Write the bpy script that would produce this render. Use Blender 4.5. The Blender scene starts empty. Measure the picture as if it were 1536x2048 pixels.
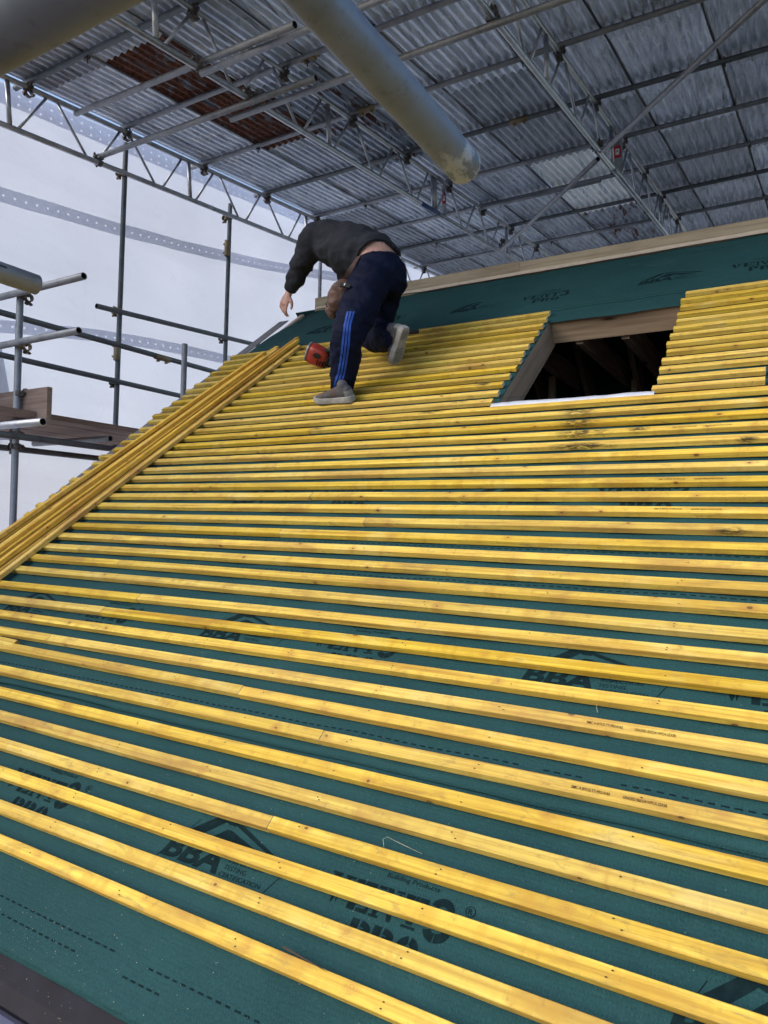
import bpy, bmesh, math, random
from mathutils import Vector, Matrix, noise
from mathutils.bvhtree import BVHTree
R = math.radians
scene = bpy.context.scene
col = scene.collection

# ------------------------------------------------------------------ frames
W, H, F = 1536.0, 2048.0, 1402.96
YAW, PITCH, ROLL = -0.534567, 0.0238716, 0.0229289
TH, CH, CV = 0.658575, 1.595053, -0.438886
EX = Vector((1, 0, 0))
N = Vector((0, -math.sin(TH), math.cos(TH)))      # normal of the house roof
T = Vector((0, math.cos(TH), math.sin(TH)))       # up the house roof
CAM = CH * N + CV * T
f_ = Vector((math.sin(YAW) * math.cos(PITCH), math.cos(YAW) * math.cos(PITCH), math.sin(PITCH)))
r0 = Vector((math.cos(YAW), -math.sin(YAW), 0))
u0 = r0.cross(f_)
CR = math.cos(ROLL) * r0 + math.sin(ROLL) * u0
CU = -math.sin(ROLL) * r0 + math.cos(ROLL) * u0

def ray(x, y):
    return CR * ((x - W / 2) / F) + CU * (-(y - H / 2) / F) + f_

def at(x, y, d):
    """point seen at photo pixel x, y at forward distance d"""
    return CAM + ray(x, y) * d

def on_axis(x, y, ax, val):
    d = ray(x, y)
    return CAM + d * ((val - CAM[ax]) / d[ax])

def on_roof(x, y, off=0.0):
    d = ray(x, y)
    s = (off - CH) / d.dot(N)
    p = CAM + d * s
    return p.x, p.dot(T)

def rp(X, v, off=0.0):
    return EX * X + T * v + N * off

ROOFM = Matrix((EX, T, N)).transposed()           # local x,y,z -> along, up slope, out

# temporary roof frame
E_ = Vector((0.0512252, 0.9946236, 0.0899995))
P_ = Vector((0.9992453, 0.0331895, 0.0201791))
NR = P_.cross(E_).normalized()
def tp(u, s, h):
    return P_ * u + E_ * s + NR * h
TROOFM = Matrix((P_, NR.cross(P_), NR)).transposed()

# ------------------------------------------------------------------ helpers
def tag(o, label=None, cat=None, group=None, kind=None):
    if label: o['label'] = label
    if cat: o['category'] = cat
    if group: o['group'] = group
    if kind: o['kind'] = kind
    return o

def empty(name, loc=(0, 0, 0)):
    o = bpy.data.objects.new(name, None)
    o.empty_display_size = 0.1
    col.objects.link(o)
    o.location = loc
    return o

def link(name, me, mats, parent=None, loc=None, rot=None):
    """me in world coordinates unless loc/rot say where its local frame stands"""
    o = bpy.data.objects.new(name, me)
    for m in (mats if isinstance(mats, (list, tuple)) else [mats]):
        if m is not None and len(me.materials) < (len(mats) if isinstance(mats, (list, tuple)) else 1):
            me.materials.append(m)
    col.objects.link(o)
    M = Matrix.Identity(4)
    if rot is not None: M = rot.to_4x4()
    if loc is not None: M = Matrix.Translation(loc) @ M
    if parent is not None:
        o.parent = parent
        o.matrix_parent_inverse = Matrix.Identity(4)
        o.matrix_basis = world_of(parent).inverted() @ M
    else:
        o.matrix_basis = M
    return o

def world_of(o):
    M = o.matrix_basis.copy()
    if o.parent: M = world_of(o.parent) @ o.matrix_parent_inverse @ M
    return M

class MB:
    def __init__(s):
        s.v, s.f, s.m, s.sm, s.uv = [], [], [], [], None
    def add(s, vs, fs, mi=0, smooth=False):
        b = len(s.v)
        s.v += [Vector(v) for v in vs]
        for f in fs:
            s.f.append([b + i for i in f]); s.m.append(mi); s.sm.append(smooth)
        return b
    def mesh(s, name='mesh'):
        me = bpy.data.meshes.new(name)
        me.from_pydata([tuple(v) for v in s.v], [], s.f)
        for p, mi, sm in zip(me.polygons, s.m, s.sm):
            p.material_index = mi; p.use_smooth = sm
        me.validate(); me.update()
        return me
    def build(s, name, mats, parent=None, loc=None, rot=None):
        return link(name, s.mesh(name), mats, parent, loc, rot)
    # shapes
    def box(s, c, ax, ay, az, mi=0):
        c = Vector(c)
        vs = [c + ax * i + ay * j + az * k for k in (-1, 1) for j in (-1, 1) for i in (-1, 1)]
        s.add(vs, [(0, 2, 3, 1), (4, 5, 7, 6), (0, 1, 5, 4), (2, 6, 7, 3), (0, 4, 6, 2), (1, 3, 7, 5)], mi)
    def rings(s, rings, mi=0, smooth=True, cap=True, close=False):
        n = len(rings[0]); b = len(s.v)
        for r in rings: s.v += [Vector(p) for p in r]
        for i in range(len(rings) - 1):
            for j in range(n):
                k = (j + 1) % n
                s.f.append([b + i * n + j, b + i * n + k, b + (i + 1) * n + k, b + (i + 1) * n + j]); s.m.append(mi); s.sm.append(smooth)
        if cap:
            s.f.append([b + j for j in reversed(range(n))]); s.m.append(mi); s.sm.append(False)
            s.f.append([b + (len(rings) - 1) * n + j for j in range(n)]); s.m.append(mi); s.sm.append(False)
    def cyl(s, a, b, ra, rb=None, n=14, mi=0, cap=True, smooth=True):
        a, b = Vector(a), Vector(b); rb = ra if rb is None else rb
        x, y = frame((b - a).normalized())
        s.rings([[a + (x * math.cos(q) + y * math.sin(q)) * ra for q in angs(n)],
                 [b + (x * math.cos(q) + y * math.sin(q)) * rb for q in angs(n)]], mi, smooth, cap)
    def tube(s, a, b, r, ri=None, n=20, mi=0, mi_in=0):
        """open pipe with wall thickness"""
        a, b = Vector(a), Vector(b); ri = r * 0.83 if ri is None else ri
        x, y = frame((b - a).normalized())
        def ring(p, q): return [p + (x * math.cos(t) + y * math.sin(t)) * q for t in angs(n)]
        d = (b - a).normalized()
        ch = r * 0.06
        s.rings([ring(a, r - ch), ring(a + d * ch, r), ring(b - d * ch, r), ring(b, r - ch)], mi, True, False)
        s.rings([ring(b, ri), ring(a, ri)], mi_in, True, False)
        for p, fl in ((a, 1), (b, 0)):
            o, i = ring(p, r - ch), ring(p, ri)
            fs = []
            for j in range(n):
                k = (j + 1) % n
                fs.append((j, n + j, n + k, k) if fl else (j, k, n + k, n + j))
            s.add(o + i, fs, mi, False)
    def path(s, pts, r, n=6, mi=0):
        pts = [Vector(p) for p in pts]; rg = []
        for i, p in enumerate(pts):
            d = (pts[min(i + 1, len(pts) - 1)] - pts[max(i - 1, 0)]).normalized()
            x, y = frame(d)
            rr = r[i] if isinstance(r, (list, tuple)) else r
            rg.append([p + (x * math.cos(q) + y * math.sin(q)) * rr for q in angs(n)])
        s.rings(rg, mi)

def angs(n): return [2 * math.pi * i / n for i in range(n)]
def frame(d):
    h = Vector((0, 0, 1)) if abs(d.z) < 0.9 else Vector((1, 0, 0))
    x = d.cross(h).normalized()
    return x, d.cross(x).normalized()
def rotz_to(d):
    d = d.normalized(); x, y = frame(d)
    return Matrix((x, -y if x.cross(y).dot(d) < 0 else y, d)).transposed()
ORD = ['zeroth', 'first', 'second', 'third', 'fourth', 'fifth', 'sixth', 'seventh', 'eighth', 'ninth', 'tenth', 'eleventh', 'twelfth', 'thirteenth', 'fourteenth', 'fifteenth', 'sixteenth', 'seventeenth', 'eighteenth', 'nineteenth', 'twentieth']
def ordinal(n):
    if n <= 20: return ORD[n]
    tens = {2: 'twenty', 3: 'thirty', 4: 'forty'}[n // 10]
    return {20: 'twentieth', 30: 'thirtieth', 40: 'fortieth'}[n] if n % 10 == 0 else tens + '-' + ORD[n % 10]

# ------------------------------------------------------------------ materials
class NT:
    def __init__(s, name):
        s.mat = bpy.data.materials.new(name); s.mat.use_nodes = True
        s.t = s.mat.node_tree; s.t.nodes.clear()
        s.out = s.n('ShaderNodeOutputMaterial')
    def n(s, typ, **kw):
        nd = s.t.nodes.new(typ)
        for k, v in kw.items():
            if k.startswith('i_'):
                key = k[2:]
                nd.inputs[int(key) if key.isdigit() else key.replace('_', ' ')].default_value = v
            else: setattr(nd, k, v)
        return nd
    def l(s, a, b): s.t.links.new(a, b)
    def coord(s, scale, rnd=0.0, what='Object'):
        tc = s.n('ShaderNodeTexCoord')
        v = tc.outputs[what]
        if rnd:
            oi = s.n('ShaderNodeObjectInfo')
            m = s.n('ShaderNodeMath', operation='MULTIPLY', i_1=rnd); s.l(oi.outputs['Random'], m.inputs[0])
            a = s.n('ShaderNodeVectorMath', operation='ADD'); s.l(v, a.inputs[0]); s.l(m.outputs[0], a.inputs[1]); v = a.outputs[0]
        mp = s.n('ShaderNodeVectorMath', operation='MULTIPLY'); mp.inputs[1].default_value = scale
        s.l(v, mp.inputs[0]); return mp.outputs[0]
    def noise(s, vec, scale=1, detail=4, rough=.55, dist=0):
        nd = s.n('ShaderNodeTexNoise'); nd.inputs['Scale'].default_value = scale; nd.inputs['Detail'].default_value = detail
        nd.inputs['Roughness'].default_value = rough; nd.inputs['Distortion'].default_value = dist
        s.l(vec, nd.inputs['Vector']); return nd.outputs['Fac']
    def ramp(s, fac, stops):
        nd = s.n('ShaderNodeValToRGB'); e = nd.color_ramp.elements
        while len(e) < len(stops): e.new(0.5)
        for el, (p, c) in zip(e, stops):
            el.position = p; el.color = (*c, 1) if len(c) == 3 else c
        s.l(fac, nd.inputs['Fac']); return nd.outputs['Color']
    def map(s, fac, a, b, c=0., d=1.):
        nd = s.n('ShaderNodeMapRange'); nd.inputs[1].default_value = a; nd.inputs[2].default_value = b; nd.inputs[3].default_value = c; nd.inputs[4].default_value = d
        s.l(fac, nd.inputs[0]); return nd.outputs[0]
    def math(s, op, a, b=None):
        nd = s.n('ShaderNodeMath', operation=op)
        for i, q in enumerate((a, b)):
            if q is None: continue
            if isinstance(q, (int, float)): nd.inputs[i].default_value = q
            else: s.l(q, nd.inputs[i])
        return nd.outputs[0]
    def mix(s, fac, a, b, blend='MIX'):
        nd = s.n('ShaderNodeMix', data_type='RGBA', blend_type=blend)
        for i, q in ((0, fac), (6, a), (7, b)):
            if isinstance(q, (int, float)): nd.inputs[i].default_value = q
            elif isinstance(q, tuple): nd.inputs[i].default_value = (*q, 1) if len(q) == 3 else q
            else: s.l(q, nd.inputs[i])
        return nd.outputs[2]
    def bsdf(s, color, rough=.6, metal=0., bump=None, bstr=.3, bdist=.002, spec=.5, **kw):
        p = s.n('ShaderNodeBsdfPrincipled')
        for nm, q in (('Base Color', color), ('Roughness', rough), ('Metallic', metal), ('Specular IOR Level', spec)):
            if isinstance(q, (int, float)): p.inputs[nm].default_value = q
            elif isinstance(q, tuple): p.inputs[nm].default_value = (*q, 1)
            else: s.l(q, p.inputs[nm])
        for k, v in kw.items(): p.inputs[k.replace('_', ' ')].default_value = v
        if bump is not None:
            b = s.n('ShaderNodeBump'); b.inputs['Strength'].default_value = bstr; b.inputs['Distance'].default_value = bdist
            s.l(bump, b.inputs['Height']); s.l(b.outputs[0], p.inputs['Normal'])
        s.l(p.outputs[0], s.out.inputs['Surface']); return p

def plain(name, c, rough=.6, metal=0., var=.15, scale=30, **kw):
    t = NT(name); v = t.coord((1, 1, 1), 7.0)
    nz = t.noise(v, scale, 5)
    cc = t.mix(t.map(nz, .3, .7), tuple(x * (1 - var) for x in c), tuple(min(1, x * (1 + var)) for x in c))
    t.bsdf(cc, rough, metal, nz, .15, .001, **kw); return t.mat

def wood_yellow(name, hue=(0.0, 0.0, 0.0), stain=False):
    t = NT(name)
    g = t.coord((1.1, 46, 46), 31.0)
    grain = t.noise(g, 1.0, 5, .6, .6)
    g2 = t.coord((2.0, 120, 120), 17.0)
    fine = t.noise(g2, 1.0, 3, .5, .2)
    c = t.ramp(grain, [(.26, (.36, .150, .010)), (.42, (.66, .385, .030)), (.62, (.82, .535, .055)), (.8, (.86, .62, .13))])
    c = t.mix(t.math('MULTIPLY', t.map(fine, .42, .66), .5), c, (.44, .20, .018))
    # blotches of treatment, washed and brown patches along the length
    bl = t.noise(t.coord((2.6, 7, 7), 13.0), 1.0, 5, .62, .4)
    c = t.mix(t.math('MULTIPLY', t.map(bl, .52, .68), .72), c, (.40, .185, .030))
    c = t.mix(t.math('MULTIPLY', t.map(bl, .44, .30), .40), c, (.82, .63, .24))
    gr = t.noise(t.coord((6.0, 24, 24), 5.0), 1.0, 6, .7, 1.0)
    c = t.mix(t.math('MULTIPLY', t.map(gr, .57, .72), .60), c, (.23, .135, .06))
    ba = t.noise(t.coord((11, 2.5, 2.5), 21.0), 1.0, 4, .6, .5)       # scorched planer bands across the face
    c = t.mix(t.math('MULTIPLY', t.map(ba, .53, .66), .55), c, (.55, .265, .014))
    sw_ = t.noise(t.coord((30, 30, 30), 15.0), 1.0, 5, .75)
    c = t.mix(t.math('MULTIPLY', t.map(sw_, .58, .69), .45), c, (.28, .15, .05))
    # knots with halo
    kv = t.coord((8.5, 12, 12), 41.0)
    w = t.n('ShaderNodeTexNoise'); w.inputs['Scale'].default_value = 3.0; t.l(kv, w.inputs['Vector'])
    wv = t.n('ShaderNodeVectorMath', operation='SCALE'); wv.inputs['Scale'].default_value = .10; t.l(w.outputs['Color'], wv.inputs[0])
    ad = t.n('ShaderNodeVectorMath', operation='ADD'); t.l(kv, ad.inputs[0]); t.l(wv.outputs[0], ad.inputs[1])
    vo = t.n('ShaderNodeTexVoronoi'); vo.inputs['Scale'].default_value = 1.0; t.l(ad.outputs[0], vo.inputs['Vector'])
    halo = t.map(vo.outputs['Distance'], .26, .09)
    sxk = t.n('ShaderNodeSeparateXYZ'); t.l(vo.outputs['Color'], sxk.inputs[0])
    kd = t.math('DIVIDE', vo.outputs['Distance'], t.map(sxk.outputs[0], 0, 1, .45, 1.15))
    knot = t.map(kd, .092, .066)
    ringw = t.math('SINE', t.math('MULTIPLY', vo.outputs['Distance'], 150.0))
    c = t.mix(t.math('MULTIPLY', halo, t.map(ringw, -1, 1, .30, .75)), c, (.47, .20, .03))
    c = t.mix(t.math('MULTIPLY', knot, .88), c, (.15, .070, .022))
    # each piece its own tone
    oi = t.n('ShaderNodeObjectInfo')
    hs = t.n('ShaderNodeHueSaturation')
    hs.inputs['Hue'].default_value = .511 + hue[0]
    t.l(t.map(oi.outputs['Random'], 0, 1, .84 + hue[2], 1.05 + hue[2]), hs.inputs['Value'])
    sat = t.math('FRACT', t.math('MULTIPLY', oi.outputs['Random'], 7.31))
    t.l(t.map(sat, 0, 1, .89 + hue[1], .99 + hue[1]), hs.inputs['Saturation'])
    t.l(c, hs.inputs['Color']); c = hs.outputs[0]
    if stain:
        ge = t.n('ShaderNodeNewGeometry')
        for cx, cv, rx, rv in STAINS:
            d = t.n('ShaderNodeVectorMath', operation='SUBTRACT'); t.l(ge.outputs['Position'], d.inputs[0]); d.inputs[1].default_value = rp(cx, cv, 0)
            sc = t.n('ShaderNodeVectorMath', operation='MULTIPLY'); sc.inputs[1].default_value = (1 / rx, 1 / rv, 1 / rv); t.l(d.outputs[0], sc.inputs[0])
            ln = t.n('ShaderNodeVectorMath', operation='LENGTH'); t.l(sc.outputs[0], ln.inputs[0])
            nz = t.noise(t.coord((22, 60, 60), 3.0), 1.0, 6, .7, 1.)
            m = t.math('MULTIPLY', t.map(ln.outputs['Value'], 1.0, .35), t.map(nz, .40, .54))
            c = t.mix(t.math('MULTIPLY', m, .9), c, (.035, .028, .016))
    b = t.math('ADD', t.math('MULTIPLY', grain, .6), t.math('MULTIPLY', fine, .5))
    t.bsdf(c, .74, 0, b, .5, .0014, spec=.2)
    return t.mat

STAINS = [(-.92, 2.585, .11, .04), (-.905, 2.475, .12, .045), (-.855, 2.375, .16, .04), (-.83, 2.255, .20, .04), (-.61, 2.38, .06, .03), (-.18, 2.256, .05, .03), (-.20, 1.65, .08, .035), (-2.46, 2.59, .05, .03), (-1.75, 2.69, .10, .03), (-1.62, 2.8, .07, .04), (-1.55, 2.99, .06, .04)]
M_BAT = wood_yellow('yellow_treated_batten', stain=True)
M_BUN = wood_yellow('fresh_orange_batten', hue=(-.012, .0, .06))
M_END = plain('cut_timber_end', (.62, .52, .38), .7, 0, .2, 60)
M_END2 = plain('stained_timber_end', (.42, .20, .05), .7, 0, .25, 60)

def raw_timber(name, a, b, dark=1.0):
    t = NT(name)
    g = t.noise(t.coord((1.3, 30, 30), 9.0), 1.0, 6, .6, .8)
    c = t.ramp(g, [(.28, tuple(x * dark for x in b)), (.55, tuple(x * dark for x in a)), (.8, tuple(min(1, x * 1.2 * dark) for x in a))])
    bl = t.noise(t.coord((2, 5, 5), 3.0), 1.0, 4, .6)
    c = t.mix(t.math('MULTIPLY', t.map(bl, .5, .75), .5), c, tuple(x * .55 * dark for x in b))
    kv = t.coord((1.6, 7, 7), 23.0)
    vo = t.n('ShaderNodeTexVoronoi'); vo.inputs['Scale'].default_value = 1.0; t.l(kv, vo.inputs['Vector'])
    c = t.mix(t.map(vo.outputs['Distance'], .12, .06), c, tuple(x * .3 * dark for x in b))
    t.bsdf(c, .75, 0, g, .3, .0015, spec=.25); return t.mat
M_RIDGE = raw_timber('ridge_timber', (.34, .285, .205), (.215, .165, .11))
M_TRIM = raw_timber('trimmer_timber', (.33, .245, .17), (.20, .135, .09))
M_DARKT = raw_timber('attic_timber', (.46, .37, .30), (.28, .22, .18))
M_BOARD = raw_timber('scaffold_board_timber', (.28, .205, .17), (.16, .112, .09))

def membrane():
    t = NT('teal_roofing_membrane')
    v = t.coord((1, 1, 1))
    big = t.noise(v, 1.7, 5, .6)
    c = t.mix(t.map(big, .3, .7), (.0125, .047, .051), (.019, .065, .069))
    # spun fibre texture
    fib = t.noise(t.coord((240, 170, 240)), 1.0, 4, .65, .5)
    c = t.mix(t.math('MULTIPLY', t.map(fib, .48, .72), .28), c, (.035, .155, .165))
    # embossed diamond points
    a = t.n('ShaderNodeTexVoronoi'); a.inputs['Scale'].default_value = 1.0; a.inputs['Randomness'].default_value = .25
    t.l(t.coord((120, 120, 120)), a.inputs['Vector'])
    emb = t.map(a.outputs['Distance'], .15, .45)
    c = t.mix(t.math('MULTIPLY', t.map(emb, .6, 0.0), .22), c, (.009, .042, .047))
    # scuffs and dust
    du = t.noise(t.coord((3.2, 3.2, 3.2)), 1.0, 8, .72, .8)
    c = t.mix(t.math('MULTIPLY', t.map(du, .60, .78), .22), c, (.12, .20, .205))
    b = t.math('ADD', t.math('MULTIPLY', emb, .9), fib)
    wr = t.noise(t.coord((5, 9, 5)), 1.0, 4, .55, .8)
    b = t.math('ADD', b, t.math('MULTIPLY', wr, 9.0))
    t.bsdf(c, .80, 0, b, .55, .0016, spec=.12)
    return t.mat
M_MEM = membrane()
M_INK = plain('black_print_ink', (.0062, .018, .021), .85, 0, .25, 50, spec=.06)
M_INK2 = plain('stamp_ink', (.10, .055, .018), .8, 0, .3, 90, spec=.2)
M_FLAP = plain('membrane_pale_reverse', (.62, .66, .74), .55, 0, .10, 14)
M_PAPER = plain('white_underlay_strip', (.50, .42, .34), .6, 0, .1, 20)
M_GREY = plain('grey_undercloak', (.17, .165, .18), .8, 0, .2, 25)
M_TRAY = plain('black_plastic_tray', (.010, .010, .017), .55, 0, .3, 12, spec=.12)
M_GUT = plain('blue_grey_plastic', (.10, .105, .16), .5, 0, .15, 8, spec=.3)

def galv(name, c=(.40, .41, .43), rough=.5, metal=.55, rust=.0, paint=0., plen=1.0):
    t = NT(name)
    v = t.coord((9, 9, 9), 19.0)
    a = t.noise(v, 1.0, 6, .65, .4)
    cc = t.ramp(a, [(.25, tuple(x * .55 for x in c)), (.5, c), (.75, tuple(min(1, x * 1.3) for x in c))])
    sp = t.noise(t.coord((70, 70, 70), 3.0), 1.0, 4, .7)
    cc = t.mix(t.math('MULTIPLY', t.map(sp, .56, .74), .45), cc, tuple(x * .32 for x in c))
    if rust:
        ru = t.noise(t.coord((14, 14, 14), 11.0), 1.0, 5, .7)
        cc = t.mix(t.math('MULTIPLY', t.map(ru, .5, .66), rust), cc, (.16, .065, .03))
    if paint:
        pt = t.noise(t.coord((16, 16, 9), 1.0), 1.0, 7, .68, 1.2)
        sz = t.n('ShaderNodeSeparateXYZ'); t.l(t.coord((1, 1, 1)), sz.inputs[0])
        pf = t.math('ADD', pt, t.map(sz.outputs[2], plen - .22, plen, -.30, .09))
        cc = t.mix(t.map(pf, .54, .60), cc, (.43, .48, .55))
    t.bsdf(cc, t.map(a, .3, .7, rough - .1, rough + .12), metal, sp, .12, .001)
    return t.mat
M_TUBE = galv('galvanised_tube', (.25, .262, .285))
M_TUBE_D = galv('weathered_tube', (.125, .14, .152), .55, .5)
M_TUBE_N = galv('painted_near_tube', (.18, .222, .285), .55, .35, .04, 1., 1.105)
M_TUBE_N2 = galv('close_galvanised_tube', (.15, .172, .205), .5, .4, .06)
M_ALU = galv('aluminium_lattice', (.42, .44, .48), .36, .8)
M_TIN = plain('inside_of_tube', (.02, .02, .02), .9)
M_CLAMP = galv('clamp_steel', (.12, .115, .11), .6, .5, .5)
M_CLAMPB = galv('clamp_brass', (.27, .22, .14), .55, .6, .4)
M_BOLT = galv('bolt_steel', (.08, .08, .08), .6, .6, .5)
M_BLUEP = plain('blue_paint', (.022, .062, .19), .5)
M_RED = plain('red_sticker', (.50, .02, .03), .5, 0, .05)
M_WHITE = plain('white_paint', (.75, .75, .74), .5, 0, .04)
M_BLACK = plain('black_rubber', (.012, .012, .013), .55)

def sheet_mat(name, base, rust=0.0, bright=0.0):
    t = NT(name)
    oi = t.n('ShaderNodeObjectInfo')
    st = t.noise(t.coord((28, 2.4, 1), 37.0), 1.0, 7, .68, .9)           # long drips
    c = t.ramp(st, [(.32, tuple(x * .36 for x in base)), (.48, base), (.60, tuple(min(1, x * 1.22) for x in base)), (.74, tuple(min(1, x * 1.75) for x in base))])
    sp = t.noise(t.coord((9, 4.5, 1), 51.0), 1.0, 6, .75, 1.4)           # zinc bloom
    c = t.mix(t.math('MULTIPLY', t.map(sp, .56, .63), .62 + bright), c, tuple(min(1, x * 2.2) for x in base))
    dk = t.noise(t.coord((2.0, 1.2, 1), 71.0), 1.0, 5, .6)
    c = t.mix(t.math('MULTIPLY', t.map(dk, .5, .75), .5), c, tuple(x * .45 for x in base))
    mt = .40
    rough = t.map(sp, .3, .7, .24, .46)
    if rust:
        ru = t.noise(t.coord((11, 3.0, 1), 5.0), 1.0, 8, .72, .6)
        rm = t.map(ru, .62 - rust * .34, .70 - rust * .34)
        rn = t.noise(t.coord((60, 30, 1), 5.0), 1.0, 5, .7)
        rc = t.ramp(rn, [(.3, (.034, .013, .009)), (.55, (.15, .056, .034)), (.75, (.27, .11, .062))])
        c = t.mix(rm, c, rc)
        mt = t.map(rm, 0, 1, .40, .05)
        rough = t.mix(rm, rough, (.9, .9, .9))
    hs = t.n('ShaderNodeHueSaturation'); t.l(c, hs.inputs['Color'])
    t.l(t.map(oi.outputs['Random'], 0, 1, (1.15 if base[0] > .7 else .62), 1.30), hs.inputs['Value'])
    p = t.bsdf(hs.outputs[0], rough, mt, st, .10, .001)
    return t.mat
M_SHEET = sheet_mat('galvanised_corrugated', (.58, .655, .79))
M_SHEETB = sheet_mat('new_bright_corrugated', (.80, .90, 1.0), 0, .1)
M_SHEETR = sheet_mat('rusty_corrugated', (.15, .17, .21), .66)
M_SHEETP = sheet_mat('patchy_rust_corrugated', (.38, .45, .57), .27)

def netting(name, base, band=False, trans=.06):
    t = NT(name)
    tc = t.n('ShaderNodeTexCoord')
    uv = tc.outputs['UV']
    sx = t.n('ShaderNodeSeparateXYZ'); t.l(uv, sx.inputs[0])
    per = 1 / .026
    wx = t.math('SINE', t.math('MULTIPLY', sx.outputs[0], per * 6.2832))
    wy = t.math('SINE', t.math('MULTIPLY', sx.outputs[1], per * 6.2832))
    weave = t.map(t.math('MAXIMUM', wx, wy), .2, 1.0)
    big = t.noise(t.coord((.55, .55, .55)), 1.0, 4, .55, .4)
    fold = t.noise(t.coord((.8, .35, 2.2)), 1.0, 5, .6, .3)
    c = t.mix(t.map(big, .3, .7), tuple(x * .84 for x in base), base)  # cloudy patches painted into the colour for shadows falling outside
    c = t.mix(t.math('MULTIPLY', t.map(fold, .48, .72), .62), c, tuple(x * .78 for x in base))  # shade of the folds painted into the cloth colour
    cr = t.noise(t.coord((.3, 1.1, 1.6)), 1.0, 3, .5, 2.2)
    crease_shade = t.map(t.math('ABSOLUTE', t.math('SUBTRACT', cr, .5)), .012, .0)
    c = t.mix(t.math('MULTIPLY', crease_shade, .22), c, tuple(x * .72 for x in base))  # crease shading drawn into the colour as darker lines
    if not band:
        c = t.mix(t.math('MULTIPLY', weave, .42), c, tuple(x * .66 for x in base))
    tr = t.n('ShaderNodeBsdfTranslucent'); df = t.n('ShaderNodeBsdfDiffuse'); tp_ = t.n('ShaderNodeBsdfTransparent')
    t.l(c, tr.inputs['Color']); t.l(c, df.inputs['Color'])
    m1 = t.n('ShaderNodeMixShader'); m1.inputs[0].default_value = .36; t.l(tr.outputs[0], m1.inputs[1]); t.l(df.outputs[0], m1.inputs[2])
    m2 = t.n('ShaderNodeMixShader'); t.l(m1.outputs[0], m2.inputs[1]); t.l(tp_.outputs[0], m2.inputs[2])
    if band:   # punched eyelets every 10 cm, in rows
        fx = t.math('SUBTRACT', t.math('FRACT', t.math('DIVIDE', sx.outputs[0], .105)), .5)
        fy = t.math('SUBTRACT', t.math('FRACT', t.math('DIVIDE', sx.outputs[1], .075)), .5)
        dx = t.math('MULTIPLY', fx, .105); dy = t.math('MULTIPLY', fy, .075)
        d = t.math('SQRT', t.math('ADD', t.math('MULTIPLY', dx, dx), t.math('MULTIPLY', dy, dy)))
        t.l(t.map(d, .0125, .0100), m2.inputs[0])
    else:
        t.l(t.math('MULTIPLY', t.math('SUBTRACT', 1.0, weave), trans * 2), m2.inputs[0])
    t.l(m2.outputs[0], t.out.inputs['Surface'])
    return t.mat
M_NET = netting('white_scaffold_sheeting', (.73, .775, .90))
M_BAND = netting('eyelet_band', (.645, .685, .80), True)
M_TARP = netting('white_tarpaulin', (.62, .65, .74))
M_BRICK = plain('brick_wall', (.30, .16, .11), .9, 0, .3, 12)
M_GROUND = plain('ground_earth', (.13, .125, .11), .95, 0, .3, .4)
M_SKIN = plain('skin', (.43, .245, .195), .5, 0, .10, 22, Subsurface_Weight=.08)
M_HAIR = plain('brown_hair', (.05, .03, .018), .7, 0, .3, 120)

def cloth(name, c, c2, rough=.85, scale=9):
    t = NT(name); v = t.coord((1, 1, 1))
    a = t.noise(v, scale, 5, .6, .4); b = t.noise(v, 420, 3, .6)
    cc = t.mix(t.map(a, .3, .7), c, c2)
    t.bsdf(cc, rough, 0, t.math('ADD', t.math('MULTIPLY', a, 2.0), t.math('MULTIPLY', b, .35)), .35, .006, spec=.12); return t.mat
M_SHIRT = cloth('charcoal_fleece', (.0175, .0195, .026), (.031, .034, .043))
M_RIB = cloth('charcoal_rib_knit', (.020, .021, .025), (.030, .031, .036))
M_TROU = cloth('navy_polyester', (.0022, .0040, .0165), (.0042, .0075, .027), .7)
M_STRIPE = plain('blue_stripe', (.006, .055, .33), .6, 0, .05)
M_SHOE = plain('grey_shoe_mesh', (.075, .075, .085), .8, 0, .25, 70)
M_SHOEB = plain('brown_shoe_panel', (.085, .062, .055), .8, 0, .2, 60)
M_SOLE = plain('pale_shoe_sole', (.31, .30, .28), .7, 0, .2, 20)
M_SOLEG = plain('grey_shoe_tread', (.20, .20, .19), .7, 0, .25, 30)
M_LEATH = plain('brown_leather', (.072, .034, .022), .6, 0, .35, 14)
M_LEATHD = plain('dark_leather_trim', (.035, .020, .014), .6, 0, .3, 18)
M_GUN = plain('red_tool_plastic', (.34, .035, .022), .42, 0, .12, 10)
M_GUNG = plain('grey_tool_metal', (.30, .31, .32), .4, .5, .1, 10)
M_DUST = plain('pale_sawdust', (.72, .62, .42), .9, 0, .2, 50)

# ------------------------------------------------------------------ ground
g = MB()
g.add([(-200, -200, -5.2), (200, -200, -5.2), (200, 200, -5.2), (-200, 200, -5.2)], [(0, 1, 2, 3)])
tag(g.build('ground', M_GROUND), kind='structure')

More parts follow.
